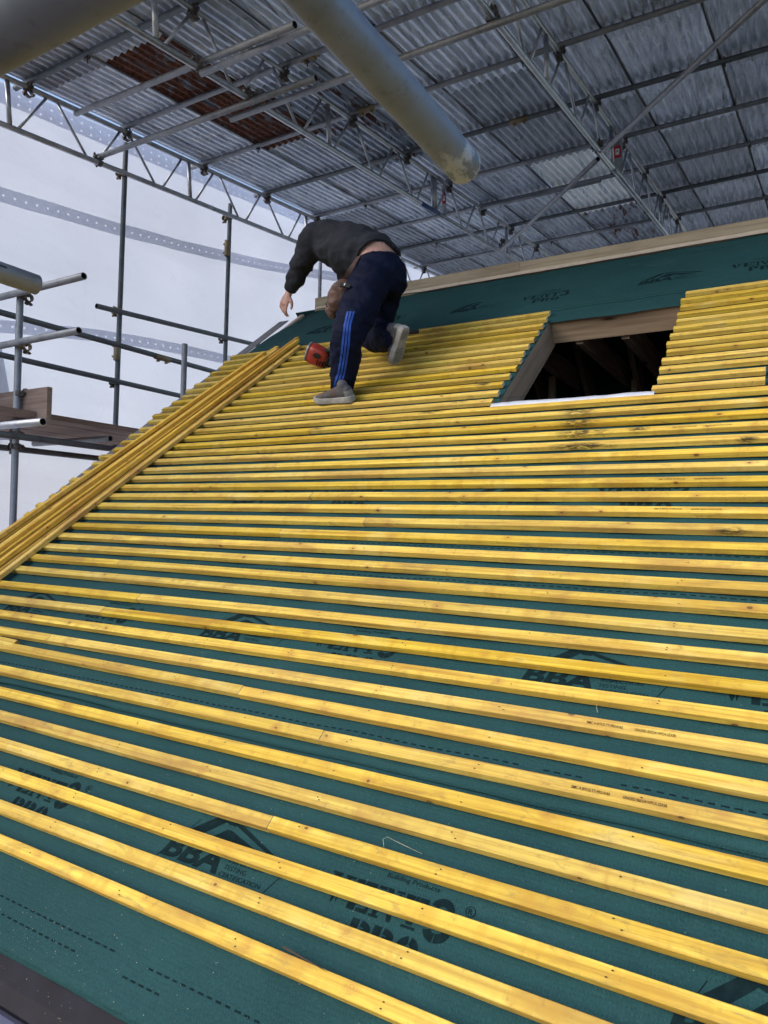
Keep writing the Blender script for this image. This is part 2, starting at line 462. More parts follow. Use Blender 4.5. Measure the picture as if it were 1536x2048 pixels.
# ------------------------------------------------------------------ house with open roof frame
OX0, OX1, OV0, OV1 = -1.405, -.603, 2.70, 3.915     # rooflight opening
VR = 4.99                                           # ridge, along the slope
XL, XR = -4.17, 3.4
YR = VR * T.y; ZR = VR * T.z
house = empty('house', (0, 3.9, -5.2))
tag(house, 'house under repair with open rooflight hole, bare ridge timber and battened front roof slope', 'house')
wl = MB()
x0, x1, yA, yB, zt = XL + .07, XR - .07, .02, 2 * YR - .02, -.2
def wallbox(a, b): 
    a, b = Vector(a), Vector(b); c = (a + b) / 2; h = (b - a) / 2
    wl.box(c, Vector((h.x, 0, 0)), Vector((0, h.y, 0)), Vector((0, 0, h.z)))
wallbox((x0, yA, -5.2), (x1, yA + .2, zt)); wallbox((x0, yB - .2, -5.2), (x1, yB, zt))
for xx in (x0, x1 - .2):
    a = [Vector((xx, yA + .201, -5.2)), Vector((xx, yB - .201, -5.2)), Vector((xx, yB - .201, zt + .12)), Vector((xx, YR, ZR - .28)), Vector((xx, yA + .201, zt + .12))]
    wl.add(a + [p + Vector((.2, 0, 0)) for p in a], [(4, 3, 2, 1, 0), (5, 6, 7, 8, 9)] + [(i, (i + 1) % 5, 5 + (i + 1) % 5, 5 + i) for i in range(5)])
wl.build('wall', M_BRICK, house)
def timber(name, c, ax, ay, az, mat, parent=house):
    """one timber, its length along its own local x"""
    c = Vector(c); m = MB()
    rot = Matrix((ax.normalized(), ay.normalized(), az.normalized())).transposed()
    hx, hy, hz = ax.length, ay.length, az.length
    ch = min(.003, hy * .3, hz * .3)
    prof = [(-hy + ch, -hz), (hy - ch, -hz), (hy, -hz + ch), (hy, hz - ch), (hy - ch, hz), (-hy + ch, hz), (-hy, hz - ch), (-hy, -hz + ch)]
    n = max(2, int(hx / .3))
    m.rings([[Vector((-hx + 2 * hx * i / n, p, q)) for p, q in prof] for i in range(n + 1)], 0, False)
    return m.build(name, mat, parent, c, rot)
BT = Vector((0, T.y, -T.z)); BN = Vector((0, -N.y, N.z))
raf = [XL + .09 + .4175 * i for i in range(19)]
for x in raf:
    if abs(x - (OX0 - .022)) < .2 or abs(x - (OX1 + .022)) < .2 or OX0 < x < OX1: continue
    timber('rafter', rp(x, 2.37, -.1275), T * 2.6, EX * .0225, N * .0875, M_DARKT)
for x in (OX0 - .023, OX1 + .023):
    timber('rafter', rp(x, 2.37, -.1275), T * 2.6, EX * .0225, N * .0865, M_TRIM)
for v0, v1 in ((-.2, OV0 - .047), (OV1 + .047, 4.9)):
    timber('rafter', rp((OX0 + OX1) / 2, (v0 + v1) / 2, -.1275), T * ((v1 - v0) / 2), EX * .0225, N * .0875, M_DARKT)
for v in (OV1 + .0225, OV0 - .0235):
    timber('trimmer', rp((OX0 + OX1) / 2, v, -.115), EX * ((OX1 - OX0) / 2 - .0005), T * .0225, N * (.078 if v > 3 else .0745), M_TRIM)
for x in raf:
    timber('rafter', Vector((x, YR, ZR)) + BT * 2.45 - BN * .123, BT * 2.4, EX * .0225, BN * .0875, M_DARKT)
for x in (-3.0, -2.55, -2.1, -1.66, -1.25, -.96, -.5, -.05, .4):
    timber('collar_joist', (x, YR + .05, 2.32), Vector((0, .74, 0)), EX * .0235, Vector((0, 0, .085)), M_DARKT)
for x, y, z in ((-1.72, 4.2, 1.05), (-1.16, 4.6, 1.05), (-1.95, 5.0, 1.05), (-.62, 5.0, 1.05)):
    timber('stud', (x, y, z), Vector((0, 0, 1.2)), EX * .0225, Vector((0, .035, 0)), M_DARKT)
for z in (1.55, 1.85):
    timber('noggin', (-1.05, 5.25, z), EX * .9, Vector((0, .02, 0)), Vector((0, 0, .045)), M_DARKT)
m = MB(); q = [Vector((XL, YR, ZR)) + BT * .03, Vector((.25, YR, ZR)) + BT * .03, Vector((.25, YR, ZR)) + BT * 5.3, Vector((XL, YR, ZR)) + BT * 5.3]
m.add(q + [p + BN * .012 - Vector((0, 0, 0)) for p in q], [(3, 2, 1, 0), (4, 5, 6, 7), (0, 1, 5, 4), (1, 2, 6, 5), (2, 3, 7, 6), (3, 0, 4, 7)])
m.build('back_roof_slope', M_MEM, house)  # stops short on the right, an unseen gap to let light into the attic
# ridge board: two lengths butted, with a slight step
yb = 3.99
zr = [(-3.935, 3.055, 3.135), (-3.87, 3.0, 3.17)]
timber('ridge_board', ((-3.94 - 1.93) / 2, yb, 3.088), EX * 1.005, Vector((0, .0225, 0)), Vector((0, 0, .062)), M_RIDGE)
timber('ridge_board', ((-1.929 + 3.4) / 2, yb, 3.082), EX * 2.664, Vector((0, .0225, 0)), Vector((0, 0, .060)), M_RIDGE)
timber('verge_board', rp(-4.195, 2.2, -.0305), T * 2.62, EX * .055, N * .0035, M_GREY)
# eaves tray and the pale trim below it
m = MB()
rows = [(-.225, -.033), (-.30, -.036), (-.34, -.05), (-.345, -.075)]
for i in range(len(rows) - 1):
    a, b = rows[i], rows[i + 1]
    m.add([rp(XL, a[0], a[1]), rp(XR, a[0], a[1]), rp(XR, b[0], b[1]), rp(XL, b[0], b[1])], [(3, 2, 1, 0)], 0)
m.build('eaves_tray', M_TRAY, house)
m = MB(); a = rp(0, -.345, -.0755)
m.rings([[Vector((x, a.y + dy, a.z + dz)) for dy, dz in ((0, 0), (-.015, .004), (-.06, -.006), (-.11, -.012), (-.125, -.03), (-.12, -.12), (-.0, -.13))] for x in (XL, XR)], 0, False)
m.build('gutter', M_GUT, house)
m = MB(); rows = 26
for k in range(2): pass
pts = [(OX0 - .01 + (OX1 - OX0 + .02) * i / 26) for i in range(27)]
vs = []
for i, x in enumerate(pts):
    up = OV0 + .012 + .010 * noise.noise((x * 7, 1.3, 0)) + .004 * noise.noise((x * 31, 4, 0))
    vs += [rp(x, OV0 - .030, -.0285), rp(x, OV0 + .004, -.006 + .002 * noise.noise((x * 11, 3, 0))), rp(x, up + .024, -.001 + .004 * noise.noise((x * 13, 8, 0))), rp(x, up + .030, -.04)]
m.add(vs, [(4 * i + j, 4 * i + 4 + j, 4 * i + 5 + j, 4 * i + 1 + j) for i in range(26) for j in range(3)], 0, True)
tag(m.build('membrane_flap', M_FLAP), 'pale blue white strip of turned membrane along the bottom edge of the rooflight hole', 'membrane flap')
# white strip beneath the ridge board
m = MB(); vs = []; n = 60
for i in range(n + 1):
    x = -3.93 + 5.6 * i / n
    low = 4.968 + .008 * noise.noise((x * 2.3, 5, 0)) + (.02 if x < -2.85 else 0)
    vs += [rp(x, low, -.0165 + .002 * noise.noise((x * 6, 2, 0))), Vector((x, yb - .026, 3.044)), Vector((x, yb - .026, 3.062 + .004 * noise.noise((x * 4, 9, 0))))]
m.add(vs, [(3 * i + j, 3 * i + 3 + j, 3 * i + 4 + j, 3 * i + 1 + j) for i in range(n) for j in range(2)], 0, True)
tag(m.build('underlay_strip', M_PAPER), 'thin white strip of underlay showing between ridge timber and teal membrane', 'underlay strip')

# ------------------------------------------------------------------ roofing membrane courses
random.seed(4)
def text_mesh(body, bold=0.0, shear=0.0, spacing=1.0):
    cu = bpy.data.curves.new('lettering', 'FONT'); cu.body = body; cu.offset = bold; cu.shear = shear; cu.space_character = spacing
    cu.resolution_u = 3
    o = bpy.data.objects.new('lettering', cu); col.objects.link(o)
    dg = bpy.context.evaluated_depsgraph_get()
    me = bpy.data.meshes.new_from_object(o.evaluated_get(dg))
    vs = [v.co.copy() for v in me.vertices]; fs = [tuple(p.vertices) for p in me.polygons]
    bpy.data.objects.remove(o); bpy.data.meshes.remove(me); bpy.data.curves.remove(cu)
    return vs, fs
TXT = {}
def put_text(mb, body, x, y, w, h, fn, bold=.0, shear=0., mi=0, spacing=1.0):
    """fit the word into w x h with its lower left corner at x, y; fn maps (x, y) to the surface"""
    k = (body, bold, shear, spacing)
    if k not in TXT: TXT[k] = text_mesh(*k)
    vs, fs = TXT[k]
    ax, bx = min(v.x for v in vs), max(v.x for v in vs); ay, by = min(v.y for v in vs), max(v.y for v in vs)
    mb.add([fn(x + (v.x - ax) / (bx - ax) * w, y + (v.y - ay) / (by - ay) * h) for v in vs], fs, mi)
def arc(cx, cy, rx, ry, a0, a1, t, n=14):
    o = [(cx + rx * math.cos(R(a0 + (a1 - a0) * i / n)), cy + ry * math.sin(R(a0 + (a1 - a0) * i / n))) for i in range(n + 1)]
    i_ = [(cx + (rx - t) * math.cos(R(a0 + (a1 - a0) * i / n)), cy + (ry - t * .75) * math.sin(R(a0 + (a1 - a0) * i / n))) for i in range(n + 1)]
    return [[o[k], o[k + 1], i_[k + 1], i_[k]] for k in range(n)]
# stencil slab letters in a unit box, as lists of convex polygons
LET = {
 'V': [[(0, 1), (.42, 1), (.42, .92), (0, .92)], [(.58, 1), (1, 1), (1, .92), (.58, .92)], [(.08, .92), (.36, .92), (.50, .22), (.40, 0)], [(.66, .92), (.80, .92), (.58, .05), (.54, .22)]],
 'E': [[(0, 1), (.36, 1), (.36, 0), (0, 0)], [(.44, 1), (1, 1), (1, .62), (.86, .86), (.44, .88)], [(.44, .56), (.74, .56), (.74, .44), (.44, .44)], [(.44, .12), (.84, .14), (1, .38), (1, 0), (.44, 0)]],
 'N': [[(0, 1), (.30, 1), (.30, .9), (0, .9)], [(.10, .84), (.26, .84), (.26, 0), (.10, 0)], [(.0, .08), (.36, .08), (.36, 0), (0, 0)], [(.34, 1), (.55, 1), (.84, .12), (.84, 0), (.70, 0)], [(.72, 1), (1, 1), (1, .92), (.72, .92)], [(.80, .9), (.90, .9), (.90, .22), (.80, .40)]],
 'T': [[(0, 1), (.38, 1), (.38, .86), (.14, .86), (0, .62)], [(.62, 1), (1, 1), (1, .62), (.86, .86), (.62, .86)], [(.36, .80), (.64, .80), (.64, .12), (.36, .12)], [(.2, .08), (.8, .08), (.8, 0), (.2, 0)], [(.42, 1), (.58, 1), (.58, .86), (.42, .86)]],
 'P': [[(0, 1), (.36, 1), (.36, .08), (.0, .08)], [(0, .06), (.48, .06), (.48, 0), (0, 0)]] + arc(.46, .74, .52, .26, -88, 88, .30),
 'R': [[(0, 1), (.34, 1), (.34, .08), (0, .08)], [(0, .06), (.42, .06), (.42, 0), (0, 0)], [(.46, .44), (.70, .44), (1, .0), (.68, .0)]] + arc(.44, .75, .50, .25, -86, 88, .30),
 'O': arc(.5, .5, .5, .5, 98, 262, .33) + arc(.5, .5, .5, .5, -82, 82, .33),
 '3': arc(.45, .72, .45, .28, 10, 165, .25) + arc(.45, .74, .42, .26, -80, 6, .25) + arc(.47, .28, .50, .30, -165, -95, .28) + arc(.47, .29, .52, .30, -88, 85, .28),
}
def stencil(mb, ch, x, y, w, h, fn):
    for poly in LET[ch]:
        mb.add([fn(x + a * w, y + b * h) for a, b in poly], [tuple(range(len(poly)))], 0)

def mem_h(x, v):
    """height of the cloth relative to the batten underside, always a little below it"""
    b = raf[0]; q = ((x - b) / .4175) % 1.0
    sag = -.0045 * math.sin(math.pi * q) ** 2
    wr = .0016 * noise.noise((x * 3.1, v * 5.0, 0)) + .0010 * noise.noise((x * 9, v * 14, 3))
    if v > 4.05: wr *= 1.6
    return sag + wr - .0024
def course(name, v0, v1, label, lap0=.0022, left=-4.125):
    mb = MB()
    xs = sorted(set([round(left + (XR - left) * i / 150, 4) for i in range(151)] + [OX0, OX1])); vs_ = sorted(set([round(v0 + (v1 - v0) * j / max(8, int((v1 - v0) / .03)), 4) for j in range(max(8, int((v1 - v0) / .03)) + 1)] + [q for q in (OV0 - .002, OV1) if v0 < q < v1]))
    idx = {}
    for j, v in enumerate(vs_):
        k = (v - v0) / (v1 - v0)
        for i, x in enumerate(xs):
            off = -.025 + mem_h(x, v) + lap0 * (1 - min(1, k * 4)) * 0 - .0030 * k
            xx, vv = x, v
            if j == 0: vv += .006 * noise.noise((x * 1.7, v0, 2))
            if abs(v0 - .525) < .01 and j < 2: off += (.0035 + .006 * max(0, noise.noise((x * 1.1, 4, 4)) + .15) + (.006 if -3.1 < x < -2.2 else 0)) * (1 if j == 0 else .15)
            if v0 > 4 and i == 0: xx += .015 + .035 * noise.noise((v * 6, 0, 0)) + max(0, (v - 4.45)) * .42
            if v0 > 4 and i in (1, 2): xx = max(xx, idx[(0, j)][1] + .01 * i)
            if v1 > 4.8 and j == len(vs_) - 1: vv += .014 * noise.noise((x * 1.4, 7, 2)) - .006
            if OX0 <= x <= OX1 and abs(v - OV1) < 1e-6:    # hangs a little over the trimmer
                off -= .004 * (1 + noise.noise((x * 5, 1, 1))); vv -= .020 + .012 * math.sin((x - OX0) / (OX1 - OX0) * math.pi)
            idx[(i, j)] = (len(mb.v), xx); mb.v.append(rp(xx, vv, off))
    for j in range(len(vs_) - 1):
        for i in range(len(xs) - 1):
            if OX0 - 1e-6 <= xs[i] and xs[i + 1] <= OX1 + 1e-6 and vs_[j] >= OV0 - .0021 and vs_[j + 1] <= OV1 + 1e-6: continue
            mb.f.append([idx[(i, j)][0], idx[(i + 1, j)][0], idx[(i + 1, j + 1)][0], idx[(i, j + 1)][0]]); mb.m.append(0); mb.sm.append(True)
    # fold the lower edge under to give the lap a thickness
    b = [idx[(i, 0)][0] for i in range(len(xs))]
    c0 = len(mb.v)
    for i, x in enumerate(xs): mb.v.append(mb.v[b[i]] - N * .0016 + T * .001)
    for i in range(len(xs) - 1): mb.f.append([b[i], c0 + i, c0 + i + 1, b[i + 1]]); mb.m.append(0); mb.sm.append(False)
    o = mb.build(name, M_MEM)
    tag(o, label, 'roofing membrane', 'overlapping courses of teal roofing membrane')
    return o, v0, v1
courses = [
 course('roofing_membrane', -.250, .60, 'lowest teal membrane course ending at the black eaves tray with two dashed lines'),
 course('roofing_membrane', .525, 1.62, 'teal membrane course lapped over the lowest one, its loose edge lifting'),
 course('roofing_membrane', 1.50, 2.95, 'teal membrane course passing below the rooflight hole, mostly hidden by battens'),
 course('roofing_membrane', 2.85, 4.20, 'teal membrane course on both sides of the rooflight hole under the battens'),
 course('roofing_membrane', 4.09, 4.985, 'uncovered teal membrane course above the battens beneath the ridge timber')]
def mem_fn(ci, lift=.0009):
    o, v0, v1 = courses[ci]
    def fn(x, v): return rp(x, v, -.025 + mem_h(x, v) - .0030 * (v - v0) / (v1 - v0) + lift)
    return fn
def dashed(ci, v, x0=-4.0, x1=1.6, gaps=()):
    m = MB(); fn = mem_fn(ci); x = x0
    while x < x1:
        L = .0165 * random.uniform(.85, 1.1)
        if any(a < x < b for a, b in gaps):
            if m.v: m.build('dashed_line', M_INK, courses[ci][0]); m = MB()
        else:
            h = .0022
            m.add([fn(x, v - h), fn(x + L / 2, v - h), fn(x + L, v - h), fn(x + L, v + h), fn(x + L / 2, v + h), fn(x, v + h)], [(0, 1, 4, 5), (1, 2, 3, 4)])
        x += .0285
    m.build('dashed_line', M_INK, courses[ci][0])
dashed(0, -.137, gaps=((-1.50, -1.40),)); dashed(0, -.175, gaps=((-1.62, -1.45), (-1.3, -.9)))
dashed(0, .512); dashed(1, .631, gaps=((-.64, -.60), (-.47, -.40))); dashed(1, 1.353); dashed(2, 1.554); dashed(4, 4.118, gaps=((-2.6, -2.4),))
dashed(4, 4.85, gaps=((-2.9, -2.2), (-1.5, -1.1)))
def logo(ci, x, v):
    fn0 = mem_fn(ci)
    fn = lambda a, b: fn0(x + a, v + b)
    m = MB()
    put_text(m, 'BBA', .0, 0, .215, .066, fn, .035, .18)
    put_text(m, 'INSPECTION', .232, .040, .118, .0125, fn, .004)
    put_text(m, 'TESTING', .228, .020, .078, .0125, fn, .004)
    put_text(m, 'CERTIFICATION', .224, .0, .145, .0125, fn, .004)
    # pitched roof emblem above the letters
    for poly in ([(.030, .074), (.105, .140), (.150, .140), (.080, .074)], [(.105, .140), (.118, .152), (.163, .152), (.150, .140)],
                 [(.118, .074), (.168, .122), (.183, .122), (.150, .074)], [(.150, .074), (.183, .122), (.355, .074)],
                 [(.128, .152), (.190, .152), (.186, .136), (.163, .136)], [(.190, .152), (.400, .079), (.372, .079), (.186, .140)]):
        m.add([fn(a, b) for a, b in poly], [tuple(range(len(poly)))])
    for a, b in (((-.006, -.006), (.062, .125)), ((.385, -.005), (.418, .062))):
        m.add([fn(a[0], a[1]), fn(a[0] + .0022, a[1]), fn(b[0] + .0022, b[1]), fn(b[0], b[1])], [(0, 1, 2, 3)])
    m.build('printed_emblem', M_INK, courses[ci][0])
    m = MB()
    X = .549; xx = X
    for ch, w in zip('VENT', (.068, .058, .072, .060)):
        stencil(m, ch, xx, .030, w, .076, fn); xx += w + .006
    stencil(m, '3', xx + .002, .020, .066, .100, fn)
    m.build('printed_word', M_INK, courses[ci][0]); m = MB()
    put_text(m, 'R', xx + .090, .104, .011, .013, fn, .02)
    for poly in arc(xx + .0955, .1105, .0125, .0125, 0, 360, .0022, 16): m.add([fn(*q) for q in poly], [(0, 1, 2, 3)])
    m.build('registered_mark', M_INK, courses[ci][0]); m = MB()
    xx = X + .105
    for ch, w in zip('PRO', (.056, .060, .060)):
        stencil(m, ch, xx, -.052, w, .068, fn); xx += w + .006
    m.build('printed_word', M_INK, courses[ci][0]); m = MB()
    put_text(m, 'CROMAR', X + .12, .146, .15, .020, fn, .02, 0, 0, 1.3)
    put_text(m, 'Building Products', X + .145, .126, .145, .015, fn, .006)
    m.build('printed_caption', M_INK, courses[ci][0])
for ci, v, ph, ks in ((0, .117, -1.571, (-1, 0, 1)), (1, .918, -.728, (-2, -1, 0, 1)), (2, 1.855, -1.252, (-1, 0, 1)), (4, 4.345, -.93, (-2, -1, 0, 1))):
    for k in ks: logo(ci, ph + 1.36 * k, v)

# ------------------------------------------------------------------ roofing battens
random.seed(11)
def batten_mesh(L, w=.038, t=.025, bow=.003, seed=0.0, nails=None, ends=(0, 0)):
    """local x along, y up the slope with the upper edge at 0, z out with the top face at 0"""
    m = MB(); c = .0016
    prof = [(-w + c, 0), (-c, 0), (0, -c), (0, -t + c), (-c, -t), (-w + c, -t), (-w, -t + c), (-w, -c)]
    n = max(2, int(L / .14)); rg = []
    for i in range(n + 1):
        x = -L / 2 + L * i / n
        dy = bow * noise.noise((x * .9 + seed, seed, 0)); dz = .0006 * (noise.noise((x * 1.3, seed, 5)) - .6)
        jag = .0007
        rg.append([Vector((x, y + dy + jag * noise.noise((x * 25, y * 90, seed)), z + dz + jag * noise.noise((x * 22, z * 90, seed + 9)))) for y, z in prof])
    m.rings(rg, 0, False, False)
    b = [r for r in rg[0]]; e = [r for r in rg[-1]]
    m.add(b, [tuple(range(8))], 1 + ends[0]); m.add(e, [tuple(reversed(range(8)))], 1 + ends[1])
    for nx in (nails or []):      # sunk nail heads
        for yy in (-.012, -.025):
            if random.random() < .25: continue
            px = nx + random.uniform(-.012, .012); py = yy + random.uniform(-.004, .004)
            m.add([Vector((px + .0030 * math.cos(a), py + .0017 * math.sin(a), .0007)) for a in angs(8)], [tuple(range(8))], 3)
    return m.mesh('batten')
M_NAIL = plain('nail_hole', (.045, .022, .008), .7)
BM = [M_BAT, M_END, M_END2, M_NAIL]
STAMPS = [on_roof(1172, 1451), on_roof(1142, 1577), on_roof(1308, 1020), on_roof(1318, 959), on_roof(1345, 857), on_roof(1180, 598)]
ROWS = [(0.0009, 0.0), (0.0005, 0.0021), (-0.0007, 0.0008), (-0.0021, 0.0025), (-0.0013, -0.0), (-0.0023, 0.0015), (-0.0009, 0.0006), (0.005, -0.006), (0.0013, 0.0013), (0.0003, 0.001), (0.003, 0.0024), (0.0034, 0.0015), (0.0069, -0.006), (0.009, -0.006), (0.0062, -0.006), (0.0054, -0.006), (0.0031, -0.006), (0.0018, -0.0048), (0.002, -0.006), (0.0019, -0.0059), (-0.0014, -0.0044), (-0.0013, -0.0033), (-0.0011, -0.0012), (-0.0001, -0.0036), (-0.001, -0.0007), (-0.0029, 0.0018), (-0.0023, 0.0022), (-0.0013, 0.005), (-0.006, 0.003), (-0.0054, 0.0), (-0.002, 0.004), (-0.0019, 0.004), (-0.0003, 0.004), (-0.0033, 0.004), (-0.0006, 0.004), (-0.0018, 0.002), (-0.006, 0.0), (-0.002, 0.0), (0.006, 0.0), (0.01, 0.0), (0.016, 0.0)]
def add_batten(row, xa, xb, label, ends=(0, 0)):
    xm = (xa + xb) / 2; ob, oc = ROWS[row]; v = row * .1 + ob + oc * (xm + 1.2)
    L = xb - xa; xm = (xa + xb) / 2
    nails = [x - xm for x in raf if xa + .03 < x < xb - .03] if row < 16 else None
    o = bpy.data.objects.new('roofing_batten', batten_mesh(L, seed=row * 7.7 + xa, nails=nails, ends=ends, bow=.0035 if row < 30 else .002))
    for mm in BM: o.data.materials.append(mm)
    col.objects.link(o)
    sk = oc + random.uniform(-.0006, .0006)
    o.matrix_basis = Matrix.Translation(rp(xm, v + random.uniform(-.001, .001), 0)) @ (ROOFM @ Matrix.Rotation(sk, 3, 'Z')).to_4x4()
    tag(o, label, 'batten', 'yellow roofing battens nailed across the roof')
    for sx, sv in STAMPS:
        if v - .045 < sv < v + .008 and xa < sx < xb - .3:
            m = MB(); fn = lambda a, b: Vector((a, b, .0011))
            put_text(m, 'BMC A BITUS TT-PRS-0183', sx - xm, -.024, .094, .0085, fn, .006)
            put_text(m, 'GRADED BS5534 WPCA 25X38', sx - xm + .125, -.024, .100, .0085, fn, .006)
            link('stamp_lettering', m.mesh('stamp'), M_INK2, o, world_of(o).translation, world_of(o).to_3x3())
    return o
for row in range(41):
    ro = ordinal(row + 1)
    left = -4.20 + random.uniform(-.035, .03)
    if row < 28:
        # two or three lengths per row butted over a rafter
        cuts = {5: [-2.93], 8: [-2.86], 10: [-2.71], 11: [-2.57]}.get(row)
        if cuts is None: cuts = [random.choice([-2.93, -2.51, -1.67, -2.09, -3.34]) + .0] if row % 3 else [random.choice([-1.26, .4, .82])]
        xs = [left] + [c for c in cuts] + [1.75 + random.uniform(-.05, .05)]
        for k in range(len(xs) - 1):
            a, b = xs[k] + (.0015 if k else 0), xs[k + 1] - .0015
            side = 'right of its joint' if k else 'starting at the gable edge'
            if row == 0: lab = 'lowest yellow batten nearest the dark eaves tray, ' + side
            else: lab = f'yellow batten in {ro} row up from the eaves, ' + side
            add_batten(row, a, b, lab, (random.randint(0, 1), 0))
    else:
        e = OX0 - .012 + random.uniform(-.012, .012)
        add_batten(row, left, e, f'yellow batten in {ro} row from the eaves, gable side of rooflight hole', (0, 0 if random.random() < .7 else 1))
        b = OX1 + random.uniform(-.008, .010)
        if row in (28, 29):
            add_batten(row, b, -.133 + random.uniform(-.004, .004), f'short yellow batten in {ro} row just right of the rooflight hole', (1, 0))
            add_batten(row, -.085, 1.75, f'yellow batten in {ro} row, beyond the gap right of rooflight hole', (0, 0))
        else:
            add_batten(row, b, 1.75, f'yellow batten in {ro} row from eaves, right of rooflight hole', (1, 0))
lowb = [o for o in col.objects if o.name.startswith('roofing_batten') and o['label'].startswith('lowest')]
m = MB(); p0 = on_roof(566, 1894); p1 = on_roof(655, 1944)
q = []
for i in range(13):
    k = i / 12; X = p0[0] + (p1[0] - p0[0]) * k; v = p0[1] + (p1[1] - p0[1]) * k + .0015 * noise.noise((k * 6, 2, 2)); wd = .0022 * (1 - k) ** .7 + .0002
    q += [rp(X, v - wd, .0009), rp(X, v + wd, .0009)]
m.add(q, [(2 * i, 2 * i + 2, 2 * i + 3, 2 * i + 1) for i in range(12)])
own = min(lowb, key=lambda o: 0 if abs(o.matrix_basis.translation.x - p0[0]) < o.data.vertices[-1].co.length else 1)
m.build('split', M_NAIL, own)
# offcut lying by the lower rows at the left
sx, sv = on_roof(24, 1290)
o = link('batten_offcut', batten_mesh(.34, seed=3.3, ends=(1, 1)), BM, None, rp(sx - .17, sv + .036, .0005), ROOFM @ Matrix.Rotation(R(-1.5), 3, 'Z'))
tag(o, 'short batten offcut lying loose beside a joint at the left end of a low row', 'batten offcut')

# loose battens stacked along the verge
BUN = [(-3.455, .080, 0, 3.97, 'pale outermost loose batten on the right side of the sloping stack', 0), (-3.498, .084, 0, 4.00, 'lower loose batten next to the rightmost in the sloping stack', 1),
       (-3.503, .088, 1, 4.03, 'upper loose batten lying over the right side of the stack', 1), (-3.548, .100, 1, 4.09, 'topmost loose batten whose end reaches highest up the roof', 0),
       (-3.542, .099, 0, 4.00, 'loose batten hidden beneath the topmost one in the stack', 0), (-3.603, .114, 0, 4.06, 'thin loose batten in the gap at the middle of the stack', 0),
       (-3.684, .131, 0, 3.98, 'leftmost loose batten of the stack, nearest the gable edge', 1), (-3.655, .125, 1, 3.96, 'brown ended loose batten on top at the left side of the stack', 1),
       (-3.607, .116, 1, 3.90, 'shorter loose batten lying over the middle of the stack', 0),
       (-3.640, .135, 2, 3.80, 'third layer loose batten riding on top near the gable edge', 0), (-3.560, .108, 2, 3.70, 'third layer loose batten crossing over the middle of the stack', 1)]
for k, (xt, kk, lay, vt, lab, en) in enumerate(BUN):
    L = 4.5; vb = vt - L; xm = xt + kk * ((vt + vb) / 2 - 3.97); vm = (vt + vb) / 2
    ang = math.atan2(1, kk)
    ax = (EX * math.cos(ang) + T * math.sin(ang)); ay = (-EX * math.sin(ang) + T * math.cos(ang))
    tilt = R(random.uniform(-2, 2) if lay == 0 else random.uniform(-7, 7))
    rot = Matrix((ax, ay, N)).transposed() @ Matrix.Rotation(tilt, 3, 'X')
    o = link('loose_batten', batten_mesh(L, seed=k * 3.1, ends=(0, en), bow=.006), [M_BUN, M_END, M_END2, M_NAIL], None, rp(xm, vm, .0262 + .0262 * lay + (.002 if lay else 0)) + ay * .019, rot)
    tag(o, lab, 'loose batten', 'loose battens stacked along the gable edge')
    if k in (2, 7):
        m = MB(); fn = lambda a, b: Vector((a, b, .0011))
        put_text(m, 'BMC A BITUS TT-PRS-0183', .35, -.024, .094, .0085, fn, .006)
        put_text(m, 'GRADED BS5534 WPCA 25X38', .50, -.024, .100, .0085, fn, .006)
        link('stamp_lettering', m.mesh('stamp'), M_INK2, o, world_of(o).translation, world_of(o).to_3x3())

# sawdust and threads
random.seed(8); m = MB()
def flake(X, v, ci=None, s=None, off=None):
    s = s or random.uniform(.0004, .0014); a = random.uniform(0, 6.28)
    h = -.025 + mem_h(X, v) + .0006 if off is None else off
    d = [(math.cos(a + q) * s * (1 if i % 2 else .45), math.sin(a + q) * s * (1 if i % 2 else .45)) for i, q in enumerate((0, 1.57, 3.14, 4.71))]
    m.add([rp(X + p, v + q, h + .0003 * i) for i, (p, q) in enumerate(d)], [(0, 1, 2, 3)])
for _ in range(420):
    X = random.uniform(-2.4, .6); v = random.choice([random.uniform(-.24, .5), random.uniform(-.24, 1.2)]); flake(X, v)
for _ in range(260):
    X = random.gauss(-2.75, .13); v = random.gauss(.60, .07)
    flake(X, v)
for _ in range(120):
    X = random.gauss(-1.75, .2); v = random.uniform(-.24, -.1); flake(X, v)
for _ in range(60):
    X = random.uniform(-2.0, -1.0); v = random.uniform(-.31, -.26); flake(X, v, off=-.034)
tag(m.build('sawdust', M_DUST), kind='stuff', label='pale sawdust flecks scattered over the teal membrane near the eaves', cat='sawdust')
for pts, lab in (([(768, 1697), (767, 1680), (775, 1674), (800, 1688), (845, 1708)], 'pale looped thread on membrane above the printed letters'),
                 ([(910, 998), (916, 1004), (925, 1007)], 'tiny pale thread hanging below a batten on the roof middle'),
                 ([(1192, 1402), (1193, 1412), (1195, 1425)], 'short upright straw coloured splinter between two battens')):
    m = MB(); m.path([rp(*on_roof(x, y, -.02), -.02 + .004 * (i % 2)) for i, (x, y) in enumerate(pts)], .0004, 5)
    tag(m.build('loose_thread', M_DUST), lab, 'thread')

